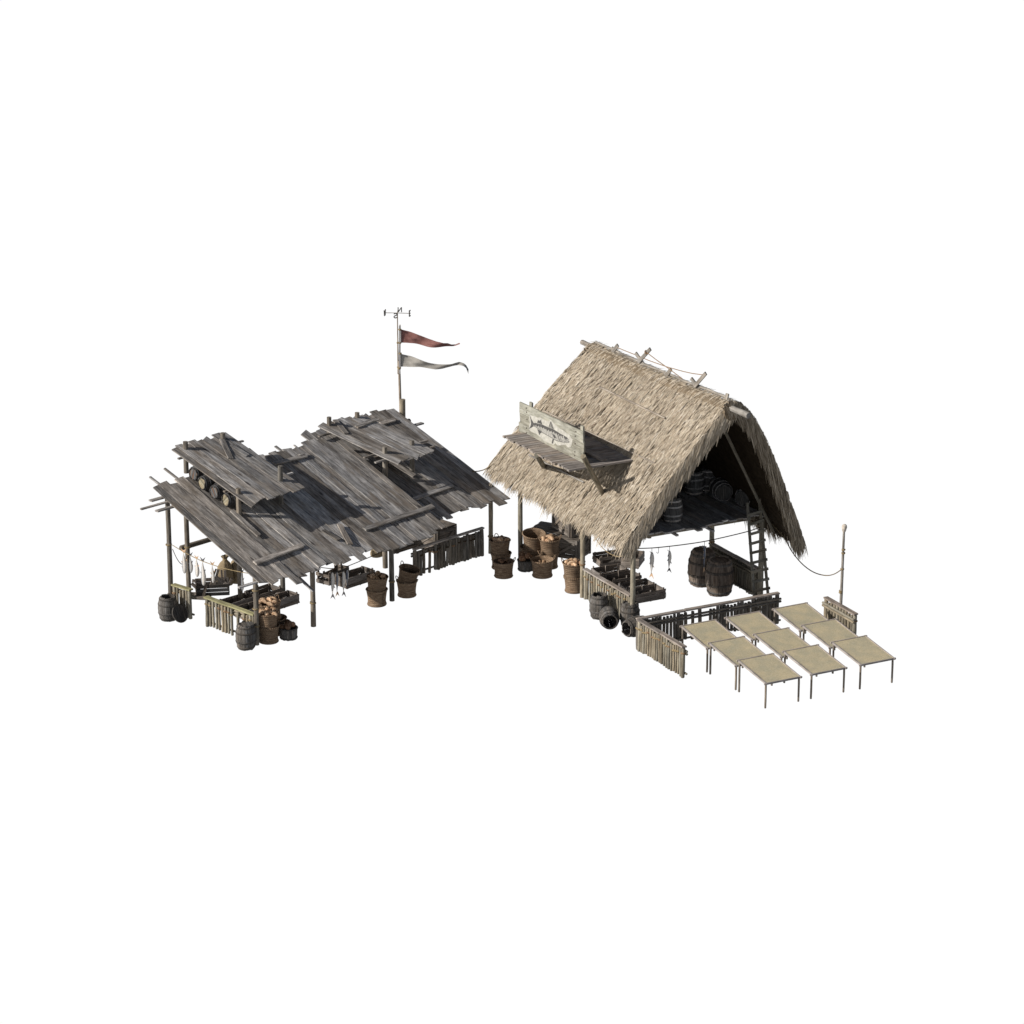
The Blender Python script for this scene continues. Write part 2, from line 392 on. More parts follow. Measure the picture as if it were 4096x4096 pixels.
def make_barrel(body, head, hoop, closed=True, name='barrel', holes=0):
    root = thing(name, 'x', 'barrel'); H = .80; NS = 17
    prof = [(0, .235), (.10, .268), (.25, .302), (.40, .314), (.55, .302), (.70, .268), (.80, .238)]
    mb = MB()
    for k in range(NS):
        a0 = 2 * math.pi * k / NS; a1 = 2 * math.pi * (k + .965) / NS; V = []; G = []; F = []; ro = rng.uniform(-.004, .004)
        off = np.array([rng.random() * 50, 0, 0]); e0 = rng.uniform(0, .018); e1 = rng.uniform(-.035, .012)
        for i, (z, r) in enumerate(prof):
            z = z + (e0 if i == 0 else e1 if i == len(prof) - 1 else 0)
            for (a, rr) in ((a0, r + ro), ((a0 + a1) / 2, r + ro + .004), (a1, r + ro), (a1, r - .028), (a0, r - .028)):
                V.append([math.cos(a) * rr, math.sin(a) * rr, z]); G.append(off + np.array([z, a * .3, rr]))
        for i in range(len(prof) - 1):
            for q in range(5): F.append([i * 5 + q, i * 5 + (q + 1) % 5, i * 5 + 5 + (q + 1) % 5, i * 5 + 5 + q])
        F.append([4, 3, 2, 1, 0]); e = 5 * (len(prof) - 1); F.append([e, e + 1, e + 2, e + 3, e + 4])
        mb.add(V, F, G, rng.random())
    mb.build('body', M[body], root)
    for z0, rr in ((.09, .270), (.26, .309), (.54, .309), (.71, .270)):
        h = MB(); lathe(h, [(rr - .006, z0 - .028), (rr + .004, z0 - .026), (rr + .010, z0), (rr + .004, z0 + .026), (rr - .006, z0 + .028)], 26, rng.random(), noise=.006); h.build('hoop', M[hoop], root)
    b = MB(); lathe(b, [(.001, .03), (.23, .03), (.23, .05), (.001, .05)], 20); b.build('base', M[body], root)
    if closed:
        hd = MB()
        disc_boards(hd, .226, 5, .735, .03)
        hd.build('lid', M[head], root)
    return root
def lying(d, roll=0.0):
    d = nrm(d); x = nrm(np.cross([0, 0, 1.0], d)); y = np.cross(d, x)
    return Matrix([[x[0], y[0], d[0]], [x[1], y[1], d[1]], [x[2], y[2], d[2]]]) @ Matrix.Rotation(roll, 3, 'Z')

def make_basket(name='wicker_basket', handles=True, tall=.52):
    root = thing(name, 'x', 'basket'); k = 22; mb = MB()
    prof = [(.001, .02), (.28, .02), (.305, 0), (.318, .03), (.30, .07), (.292, .14), (.298, .24), (.315, .36), (.338, tall - .02), (.35, tall), (.345, tall + .012), (.325, tall), (.30, .34), (.275, .12), (.26, .06), (.001, .05)]
    lathe(mb, prof, k, noise=.008); mb.build('body', M['basket'], root)
    rm = MB(); torus(rm, (0, 0, tall), .343, .02, 22, 6, rnd=.5); rm.build('rim', M['basket'], root)
    for s in (-1, 1):
        if handles:
            h = MB(); tube(h, [(s * (.33 + .07 * math.sin(t)), .075 * math.cos(t) * 1.0, tall - .03 + .13 * math.sin(t)) for t in np.linspace(0, math.pi, 9)], .013, 6, .5); h.build('handle', M['basket'], root)
    return root
def make_bucket():
    root = thing('stave_bucket', 'x', 'bucket'); mb = MB(); NS = 22
    for k in range(NS):
        a0 = 2 * math.pi * k / NS; a1 = 2 * math.pi * (k + .95) / NS; V = []; G = []; F = []; off = np.array([rng.random() * 50, 0, 0]); e = rng.uniform(-.012, .012)
        for (z, r) in ((0 + e, .262), (.37 + e * .5, .285)):
            for (a, rr) in ((a0, r), (a1, r), (a1, r - .025), (a0, r - .025)): V.append([math.cos(a) * rr, math.sin(a) * rr, max(z, 0)]); G.append(off + np.array([z, a * .3, rr]))
        for q in range(4): F.append([q, (q + 1) % 4, 4 + (q + 1) % 4, 4 + q])
        F.append([3, 2, 1, 0]); F.append([4, 5, 6, 7]); mb.add(V, F, G, rng.random())
    lathe(mb, [(.001, .03), (.25, .03), (.25, .05), (.001, .05)], 16)
    mb.build('body', M['barrel'], root)
    for z, r in ((.045, .268), (.35, .285)):
        h = MB(); torus(h, (0, 0, z), r, .018, 22, 6, sq=1.3); h.build('hoop', M['hoop'], root)
    return root
def make_loaf(kind, mat):
    mb = MB(); V = []; G = []; F = []; n, k = 9, 9; L, W, Hh = (.15, .085, .075) if kind == 'long' else (.105, .095, .085)
    for i in range(n + 1):
        t = -1 + 2 * i / n; e = math.sqrt(max(0.0, 1 - min(.999, abs(t)) ** 2.2)); rib = 1 + (.12 * (1 if i % 2 else -1) if kind == 'long' else 0)
        for q in range(k):
            a = 2 * math.pi * q / k; V.append([t * L, math.cos(a) * W * e * rib + .04 * t * t * (kind == 'long'), math.sin(a) * Hh * e * rib]); G.append([t, a, 0])
    for i in range(n):
        for q in range(k): F.append([i * k + q, i * k + (q + 1) % k, i * k + k + (q + 1) % k, i * k + k + q])
    mb.add(V, F, G, .5, 0, True); o = mb.build('bread_loaf', M[mat]); tag(o, 'x', 'bread'); return o
LOAF = {m: [make_loaf('long', m), make_loaf('round', m)] for m in ('loaf', 'loafdark')}

def make_shell(mat):
    mb = MB(); V = []; G = []; F = []; n, k = 7, 10
    for i in range(n + 1):
        t = -1 + 2 * i / n; e = math.sqrt(max(0.0, 1 - min(.999, abs(t)) ** 2))
        for q in range(k):
            a = 2 * math.pi * q / k; b = 1 + (.22 if (i + q) % 2 else -.12); V.append([t * .10, math.cos(a) * .09 * e * b, math.sin(a) * .075 * e * b]); G.append([t, a, 0])
    for i in range(n):
        for q in range(k): F.append([i * k + q, i * k + (q + 1) % k, i * k + k + (q + 1) % k, i * k + k + q])
    mb.add(V, F, G, .5, 0, True); o = mb.build('shell', M[mat]); tag(o, 'x', 'shell'); return o
SHELL = {m: make_shell(m) for m in ('loaf', 'loafdark')}

def make_fish(L, w, hang, mat, fin, name='hanging_fish', twist=0.0):
    "hung from z=0; hang='tail': head down, else head up. belly towards local +x, flat side to -y"
    mb = MB(); k = 10; n = 12; V = []; G = []; F = []
    T = [0, .03, .09, .18, .3, .42, .55, .68, .8, .9, 1.0]; Wd = [.12, .45, .7, .9, 1., .98, .85, .66, .42, .24, .20]
    for t, ww in zip(T, Wd):
        z = -(1 - t) * L if hang == 'tail' else -t * L * .86
        for q in range(k):
            a = 2 * math.pi * q / k; V.append([math.cos(a) * w / 2 * ww + .012 * math.sin(t * 5), math.sin(a) * w * .36 * ww, z]); G.append([t, math.cos(a), math.sin(a)])
    for i in range(len(T) - 1):
        for q in range(k): F.append([i * k + q, i * k + (q + 1) % k, i * k + k + (q + 1) % k, i * k + k + q])
    F.append(list(range(k))[::-1]); e = (len(T) - 1) * k; F.append([e + q for q in range(k)])
    mb.add(V, F, G, .5, 0, True)
    s = 1 if hang == 'tail' else -1; zt = 0.0 if hang == 'tail' else -L * .86
    th = .006
    def fp(pts): poly(mb, [(x, -th / 2, z) for x, z in pts], th, (0, 1, 0), 1)
    tl = .15 * L + .03
    fp([(-.02, zt - s * .02), (.02, zt - s * .02), (.045 + w * .3, zt + s * tl), (.0, zt + s * tl * .42)])
    fp([(-.02, zt - s * .02), (.0, zt + s * tl * .42), (-.045 - w * .3, zt + s * tl * .92)])
    for (x, zz, q) in ((1, .38, 1), (1, .66, .8), (-1, .5, 1), (-1, .74, .7)):
        z0 = (-L * zz if hang == 'tail' else -L * .86 * (1 - zz)); wd = w / 2 * .82
        fp([(x * wd * .9, z0 + .03), (x * wd * .9, z0 - .04), (x * (wd + .035 * q), z0 + s * .055)])
    o = mb.build(name, [M[mat], M[fin]]); tag(o, 'x', 'fish'); return o

def make_crate(lx, ly, h, mat='crate', seed=0, miss=()):
    "open slatted crate, corner at origin, x along lx, y along ly; slats nailed to corner posts"
    root = thing('slatted_crate', 'x', 'crate')
    for side in range(4):
        mb = MB(); A, B = [((0, 0), (lx, 0)), ((lx, 0), (lx, ly)), ((lx, ly), (0, ly)), ((0, ly), (0, 0))][side]
        A = np.array([*A, 0.]); B = np.array([*B, 0.]); d = nrm(B - A); ns = 3 if side % 2 == 0 else 3
        for k in range(ns):
            if (side, k) in miss: continue
            z = .06 + k * (h - .06) / ns + .02; e = .03 if side % 2 == 0 else -.02
            plank(mb, A - d * e + UZ * z + UZ * rng.uniform(-.012, .012), B + d * e + UZ * z + UZ * rng.uniform(-.012, .012), .100, .022, np.cross(d, UZ), 2, jag=.02, wv=.006, bow=rng.uniform(-.008, .008))
        for kk in (A + d * .05, B - d * .05) + ((A + d * .5 * np.linalg.norm(B - A),) if side % 2 == 0 else ()):
            inward = np.cross(UZ, d) * .03
            plank(mb, kk + inward, kk + inward + UZ * (h + rng.uniform(-.03, .045)), .055, .03, d)
        mb.build('side_panel', M[mat], root)
    mb = MB(); nb = max(3, int(ly / .13))
    for k in range(nb): y = ly * (k + .5) / nb; plank(mb, [.02, y, .02], [lx - .02, y, .02], ly / nb - .02, .02)
    mb.build('base', M[mat], root)
    return root

def make_bigcrate(lx, ly, h, lid=True):
    root = thing('plank_crate', 'x', 'crate')
    for side in range(4):
        A, B, = [((0, 0), (lx, 0)), ((lx, 0), (lx, ly)), ((lx, ly), (0, ly)), ((0, ly), (0, 0))][side]
        A = np.array([*A, 0.]); B = np.array([*B, 0.]); d = nrm(B - A); nout = np.cross(d, UZ); mb = MB(); n = 4
        for k in range(n): plank(mb, A + UZ * h * (k + .5) / n + d * .002, B + UZ * h * (k + .5) / n - d * .002, h / n - .012, .03, nout, 2, wv=.004)
        o = mb.build('side_panel', M['bigcrate'], root)
        fr = MB(); q = nout * .03
        for p0, p1 in ((A + d * .06, A + d * .06 + UZ * h), (B - d * .06, B - d * .06 + UZ * h)): plank(fr, p0 + q, p1 + q, .10, .03, nout)
        plank(fr, A + d * .11 + UZ * .07 + q, B - d * .11 + UZ * .07 + q, .09, .028, nout); plank(fr, A + d * .11 + UZ * (h - .07) + q, B - d * .11 + UZ * (h - .07) + q, .09, .028, nout)
        fr.build('frame', M['bigcrate'], root)
        br = MB(); plank(br, A + d * .14 + UZ * .13 + q, B - d * .14 + UZ * (h - .13) + q, .09, .026, nout)
        br.build('brace', M['bigcrate'], root)
    mb = MB(); n = max(4, int(ly / .2))
    for k in range(n): plank(mb, [-.04 + rng.uniform(-.015, .015), ly * (k + .5) / n, h + .018], [lx + .04 + rng.uniform(-.015, .015), ly * (k + .5) / n, h + .018], ly / n - .008, .03, wv=.003)
    mb.build('lid', M['bigcrate'], root)
    return root

def make_sack():
    root = thing('burlap_sack', 'x', 'sack'); mb = MB(); k = 22
    prof = [(.001, .0, 0), (.27, .0, .02), (.33, .06, .04), (.345, .16, .06), (.33, .32, .05), (.30, .48, .05), (.25, .62, .07), (.16, .75, .12), (.075, .82, .2), (.055, .86, .2), (.10, .93, .3), (.12, .98, .3)]
    V = []; G = []; F = []
    for i, (r, z, am) in enumerate(prof):
        for q in range(k):
            a = 2 * math.pi * q / k; rr = r * (1 + am * math.sin(a * 7 + i * .5) + am * .6 * math.sin(a * 3 + i)); dent = 1 - .10 * math.exp(-((z - .35) / .08) ** 2) * max(0, math.sin(a * 2.3 + 1))
            V.append([math.cos(a) * rr * dent * 1.05 + .05 * (z > .7) * (z - .7), math.sin(a) * rr * .85 * dent, z]); G.append([z, a, 0])
    for i in range(len(prof) - 1):
        for q in range(k): F.append([i * k + q, i * k + (q + 1) % k, i * k + k + (q + 1) % k, i * k + k + q])
    mb.add(V, F, G, .5, 0, True); mb.build('body', M['burlap'], root)
    t = MB(); binding(t, (.006, 0, .85), .075, UZ, 2); t.build('tie', M['rope'], root)
    return root

# ================================================================ PLANK SHED
shed = thing('plank_shed', 'open-sided shed with a sloping grey plank roof on wooden posts', 'shed', FL.o * np.array([1, 1, 0]), FL.yaw)
ZA = lambda b: 2.40 - .375 * b
ZB = lambda b: 1.75 - .375 * b
ZC1 = lambda b: 3.20 - .35 * b
ZC2 = lambda b: 2.75 - .35 * b
NA = np.array([0, -.375, 1.0])
def S(a, b, z): return np.array([a, -b, z])
def plA(z0=2.40, t=.375): return FL.W(0, 0, z0), t * FL.v + UZ
def onA(x, y, z0=2.40, t=.375):
    P = FL.L(onpl(x, y, *plA(z0, t))); return P[0], -P[1]

def plank_field(mb, TL, TR, BL, BR, zf, wlo=.24, whi=.36, th=.035, jt=.10, jb=.13, lift=.012, mats=None):
    "planks laid side by side from the top edge to the bottom edge of a sloping field (corners are a, b)"
    W = abs(TR[0] - TL[0]); x = 0.0; i = 0
    while x < W - .05:
        w = min(rng.uniform(wlo, whi), W - x + .04); k = (x + w / 2) / W; kb = k + rng.uniform(-.003, .003)
        at_, bt = TL[0] + (TR[0] - TL[0]) * k, TL[1] + (TR[1] - TL[1]) * k; ab, bb = BL[0] + (BR[0] - BL[0]) * kb, BL[1] + (BR[1] - BL[1]) * kb
        bt += rng.uniform(-jt, jt); bb += rng.uniform(-jb, jb) + (rng.random() < .12) * rng.uniform(.05, .18)
        dz = (i % 2) * lift * .7 + rng.uniform(0, lift)
        plank(mb, S(at_, bt, zf(bt) + dz), S(ab, bb, zf(bb) + dz + rng.uniform(-.01, .012)), w * 1.0 + rng.uniform(.035, .06), th, NA, 5, None, .075, 0, .009, bow=rng.uniform(-.012, .012))
        x += w; i += 1
mb = MB(); plank_field(mb, (-.22, -4.60), (7.42, -4.62), (-.24, .66), (7.48, .70), ZA); mb.build('roof', M['roof'], shed)
mb = MB(); plank_field(mb, (7.15, -5.92), (11.40, -6.0), (7.7, -.62), (11.58, -.62), ZB, jb=.07); mb.build('lower_roof', M['roof'], shed)

def batten(px0, px1, fz, w=.15, t=.05, z0=2.40, lift=.085, mat='roof', name='batten'):
    a0, b0 = onA(*px0, z0); a1, b1 = onA(*px1, z0)
    mb = MB(); plank(mb, S(a0, b0, fz(b0) + lift), S(a1, b1, fz(b1) + lift), w, t, NA, 4, None, .03, 0, .006); return mb.build(name, M[mat], shed)
batten(z1(1155, 1600), z1(1620, 1428), ZA, .17, .06); batten(z1(1345, 640), z1(1655, 560), ZA, .15); batten(z2(550, 1240), z2(1140, 1040), ZA, .17, .06)
batten(z2(340, 1205), z2(430, 1372), ZA, .17, .05, lift=.11); batten(z2(195, 1245), z2(335, 1328), ZA, .16, .04, lift=.08); batten(z1(935, 1095), z1(1200, 1340), ZA, .16, .05, lift=.10)
batten(z2(970, 978), z2(1310, 862), ZB, .17, .05, 1.75); batten(z2(780, 660), z2(985, 785), ZB, .22, .04, 1.75, .10)
batten(z2(690, 330), z2(815, 295), ZB, .16, .05, 1.75, .08); batten(z2(0, 610), z2(60, 595), ZA, .15, .05)
# rafters and loose sticks that poke out past the roof edges
def stick(p0, p1, w=.12, t=.05, mat='roof', up=UZ, name='rafter'):
    mb = MB(); plank(mb, p0, p1, w, t, up, 2, None, .02); return mb.build(name, M[mat], shed)
for px, ln, w in (((600, 2004), 2.5, .16), ((563, 2037), 2.8, .09), ((626, 2045), 2.2, .15), ((953, 2351), 2.0, .11)):
    a, b = onA(*px, 2.27); stick(S(a, b, ZA(b) - .13), S(a + ln, b, ZA(b) - .13), w, .05)
for p0, p1 in ((zT(320, 380), zT(575, 590)), (zT(700, 165), zT(1060, 470))):
    a0, b0 = onA(*p0, 2.33); a1, b1 = onA(*p1, 2.33); stick(S(a0, b0, ZA(b0) - .06), S(a1 + .1, b1 + .8, ZA(b1 + .8) - .06), .075, .05, up=NA)
for p0, p1 in ((z1(1355, 435), z1(1470, 510)), (z1(1535, 425), z1(1600, 470)), (z1(1095, 460), z1(1230, 560))):
    a0, b0 = onA(*p0); a1, b1 = onA(*p1); stick(S(a0, b0, ZA(b0) - .04), S(a1, b1 + .7, ZA(b1 + .7) - .04), .10 if p0[0] < 1120 else .06, .04, up=NA)
a0, b0 = onA(*zB(1805, 580), 2.2); stick(S(a0 - .02, b0 - 1.5, ZA(b0 - 1.5) - .12), S(a0, b0, ZA(b0) - .22), .09, .05, up=NA)
a0, b0 = onA(*zB(1510, 470), 2.35); stick(S(a0, b0 - 1.0, ZA(b0 - 1.0) + .045), S(a0, b0, ZA(b0) + .03), .24, .04, up=NA, name='batten')
a0, b0 = onA(*z2(1290, 1140), 1.72); stick(S(a0, b0 - 1.3, ZB(b0 - 1.3) + .04), S(a0, b0, ZB(b0) + .03), .25, .05, up=NA, name='batten')
for px in (z2(50, 465), ):
    a0, b0 = onA(*px, 1.70); stick(S(a0, b0, ZB(b0) - .06), S(a0 + 1.6, b0, ZB(b0) - .06), .13, .05)
a0, b0 = onA(*z2(1052, 303), 1.70); stick(S(a0 - 2.0, b0, ZB(b0) - .06), S(a0, b0, ZB(b0) - .06), .16, .05)
# posts
def shed_post(a, b, ztop, r=.085, binds=(), parent=shed, name='post', zb=0.0, mat='shedpost', r1=None):
    mb = MB(); pole(mb, S(a, b, zb), S(a + rng.uniform(-.01, .01), b, ztop), r, r1 or r * .94, 6, 10, .012, 0, None, False)
    o = mb.build(name, M[mat], parent)
    for z in binds:
        m2 = MB(); binding(m2, S(a, b, z), r, UZ, 2); m2.build('rope_binding', M['rope'], o)
    return o
hz = lambda bx, by, tx, ty: (onpl(tx, ty, at(bx, by), [0, -1, 0]))[2]
shed_post(-.03, -4.12, ZA(-4.12) - .03, binds=(hz(685, 2451, 680, 2178), .62)); shed_post(0, 0, 2.36, binds=(1.78, 1.18, .62)); shed_post(2.33, 0, 2.36, binds=(.78,)); shed_post(5.69, 0, 2.36, binds=(.66,))
shed_post(*[(lambda P: (P[0], -P[1]))(FL.L(at(757, 2400)))][0], ZA(-4.5) - .05, binds=(hz(757, 2400, 755, 2188),)); shed_post(2.06, -3.19, ZA(-3.19) - .03); shed_post(3.58, -2.88, ZA(-2.88) - .03)
shed_post(7.73, -2.52, ZB(-2.52) - .03, .088); shed_post(11.23, -1.12, ZB(-1.12) - .03, .08, binds=(.60,), mat='post')
Pt = FL.L(onpl(1616, 1596, FL.W(11.55, -5.75, 0), FL.v)); shed_post(11.6, -5.75, Pt[2], .105, mat='post')
mb = MB(); Pb = FL.L(onpl(1639, 1683, FL.W(11.8, -5.9, 0), FL.v)); pole(mb, S(Pb[0] - 3.0, 5.9 * -1, Pb[2]), S(Pb[0], -5.9, Pb[2]), .085, .085); mb.build('beam', M['shedpost'], shed)
P2 = FL.L(at(757, 2400)); Pb = FL.L(onpl(722, 2193, FL.W(0, -P2[1] - .14, 0), FL.v))
mb = MB(); pole(mb, np.array([Pb[0], Pb[1], Pb[2]]), np.array([Pb[0] + 4.5, Pb[1], Pb[2] + .02]), .085, .08); mb.build('beam', M['shedpost'], shed)
for b in (-.08, -4.3):
    mb = MB(); pole(mb, S(.1, b, ZA(b) - .13), S(7.3, b, ZA(b) - .13), .07, .07); mb.build('beam', M['shedpost'], shed)
mb = MB(); pole(mb, S(7.5, -1.1, ZB(-1.1) - .12), S(11.4, -1.1, ZB(-1.1) - .12), .07, .07); mb.build('beam', M['shedpost'], shed)
# two raised canopies standing on the roof
def canopy(corners, zf, z0, t, posts, base, extras):
    mb = MB(); cs = [onA(*c, z0, t) for c in corners]
    plank_field(mb, cs[0], cs[1], cs[3], cs[2], zf, .22, .30, .035, .07, .05, .016)
    o = mb.build('raised_canopy', M['roof'], shed)
    for (a, b, zt) in posts:
        m2 = MB(); pole(m2, S(a, b, base(b) - .1), S(a, b, zt), .085, .08, 4, 10, .004, 0, None, False); m2.build('canopy_post', M['shedpost'], o)
    for p0, p1, w in extras:
        a0, b0 = onA(*p0, z0, t); a1, b1 = onA(*p1, z0, t); m2 = MB(); plank(m2, S(a0, b0, zf(b0) + .06), S(a1, b1, zf(b1) + .06), w, .045, np.array([0, -t, 1]), 3, None, .02, 0, .005); m2.build('loose_board', M['roof'], o)
    return o
c1 = canopy([z1(350, 475), z1(872, 328), z1(1632, 855), z1(1095, 1010)], ZC1, 3.2, .35, [(1.42, -2.38, ZC1(-2.38) + .17), (3.16, -2.38, ZC1(-2.38) + .52), (1.42, -4.92, ZC1(-4.92) + .26), (2.94, -4.9, ZC1(-4.9) + .24)], ZA,
            [(z1(840, 400), z1(925, 585), .17), (z1(935, 455), z1(1090, 555), .16)])
c2 = canopy([z2(135, 322), z2(520, 242), z2(1162, 560), z2(825, 645)], ZC2, 2.75, .35, [(8.14, -2.92, ZC2(-2.92) + .22), (9.36, -2.92, ZC2(-2.92) + .18), (7.45, -4.86, ZC2(-4.86) + .30), (8.7, -4.86, ZC2(-4.86) + .20)], ZB,
            [(z2(300, 295), z2(400, 410), .17), (z2(485, 352), z2(670, 282), .15)])
def cstick(o, px, zf, z0, t, da, w=.09, lift=-.06):
    a, b = onA(*px, z0 + lift, t); m2 = MB(); plank(m2, S(a, b, zf(b) + lift), S(a + da, b, zf(b) + lift), w, .05, UZ, 2); m2.build('rafter', M['roof'], o)
cstick(c1, z1(1045, 395), ZC1, 3.2, .35, -1.4); cstick(c1, z1(1522, 705), ZC1, 3.2, .35, -.9, lift=-.05); cstick(c1, z1(418, 568), ZC1, 3.2, .35, 1.2); cstick(c1, z1(860, 885), ZC1, 3.2, .35, 1.6, .10, -.10)
cstick(c2, z2(550, 602), ZC2, 2.75, .35, 1.3, .10); cstick(c2, z2(645, 645), ZC2, 2.75, .35, 1.3, .10); cstick(c2, z2(160, 420), ZC2, 2.75, .35, 1.2, .10); cstick(c2, z2(1095, 455), ZC2, 2.75, .35, -1.0, .10, -.05); cstick(c2, z2(1150, 507), ZC2, 2.75, .35, -.8, .10, -.05)

# ================================================================ THATCHED HUT
hut = thing('thatched_hut', 'stilted hut under a steep golden thatched roof with an open loft', 'hut', FR.o * np.array([1, 1, 0]), FR.yaw)
def Hh(a, b, z): return np.array([a, -b, z])
RID0, RID1 = Hh(2.45, -3.88, 7.26), Hh(2.5, 4.82, 7.46)
EL0, EL1 = Hh(-.42, -5.75, 2.86), Hh(-.42, 3.52, 2.94)
ER0, ER1 = Hh(5.75, -5.6, 2.25), Hh(5.85, 3.85, 2.22)
nr = np.random.default_rng(5)
def slopefn(E0, E1, bulge):
    n = nrm(np.cross(RID1 - RID0, E0 - RID0)); n = n if n[2] > 0 else -n
    def P(s, t):
        s = np.asarray(s)[:, None]; t = np.asarray(t)[:, None]
        Rr = RID0 + (RID1 - RID0) * t; Ee = E0 + (E1 - E0) * t
        sag = -.06 * np.sin(math.pi * t) * (1 - s)
        return Rr + (Ee - Rr) * s + n * (bulge * np.sin(math.pi * np.clip(s, 0, 1) ** (.55 if bulge > .2 else 1.0)) - .05 * np.exp(-s / .03)) + UZ * sag
    return P, n
def blades(mb, roots, dirs, nrmv, length, width, lift, droop, rnd):
    "straw blades as thin two-segment tapering strips"
    N = len(roots); side = np.cross(dirs, nrmv); side /= np.linalg.norm(side, axis=1)[:, None] + 1e-9
    side = side + nrmv * nr.normal(0, .13, (N, 1)); side /= np.linalg.norm(side, axis=1)[:, None]
    V = np.zeros((N, 6, 3)); G = np.zeros((N, 6, 3)); w = width[:, None]; L = length[:, None]
    mid = roots + dirs * L * .55 + nrmv * lift[:, None]; tip = roots + dirs * L + nrmv * (lift * .9)[:, None] + UZ * (-droop)[:, None]
    for i, (p, ww) in enumerate(((roots, .5), (mid, .5), (tip, .12))):
        V[:, 2 * i] = p - side * w * ww; V[:, 2 * i + 1] = p + side * w * ww
        G[:, 2 * i, 0] = G[:, 2 * i + 1, 0] = i * .3; G[:, 2 * i + 1, 1] = width
    F = []
    for k in range(N):
        q = 6 * k; F.append([q, q + 1, q + 3, q + 2]); F.append([q + 2, q + 3, q + 5, q + 4])
    mb.add(V.reshape(-1, 3), F, G.reshape(-1, 3), np.repeat(rnd, 6), 0)
def slab(mb, P, n, off, thick, mat, ns=44, nt=30, s0=0.0, s1=1.0):
    V = []; G = []
    for l in (off, off - thick):
        for i in range(ns + 1):
            q = P(np.full(nt + 1, s0 + (s1 - s0) * i / ns), np.linspace(0, 1, nt + 1)) + n * l; V += list(q); G += [[i * .3, j * .3, 0] for j in range(nt + 1)]
    m = (ns + 1) * (nt + 1); idx = lambda l, i, j: l * m + i * (nt + 1) + j; F = []
    for i in range(ns):
        for j in range(nt):
            F.append([idx(0, i, j), idx(0, i + 1, j), idx(0, i + 1, j + 1), idx(0, i, j + 1)]); F.append([idx(1, i, j), idx(1, i, j + 1), idx(1, i + 1, j + 1), idx(1, i + 1, j)])
    for i in range(ns):
        for j in (0, nt): F.append([idx(0, i, j), idx(1, i, j), idx(1, i + 1, j), idx(0, i + 1, j)])
    for j in range(nt):
        for i in (0, ns): F.append([idx(0, i, j), idx(0, i, j + 1), idx(1, i, j + 1), idx(1, i, j)])
    mb.add(V, F, G, .1, mat)
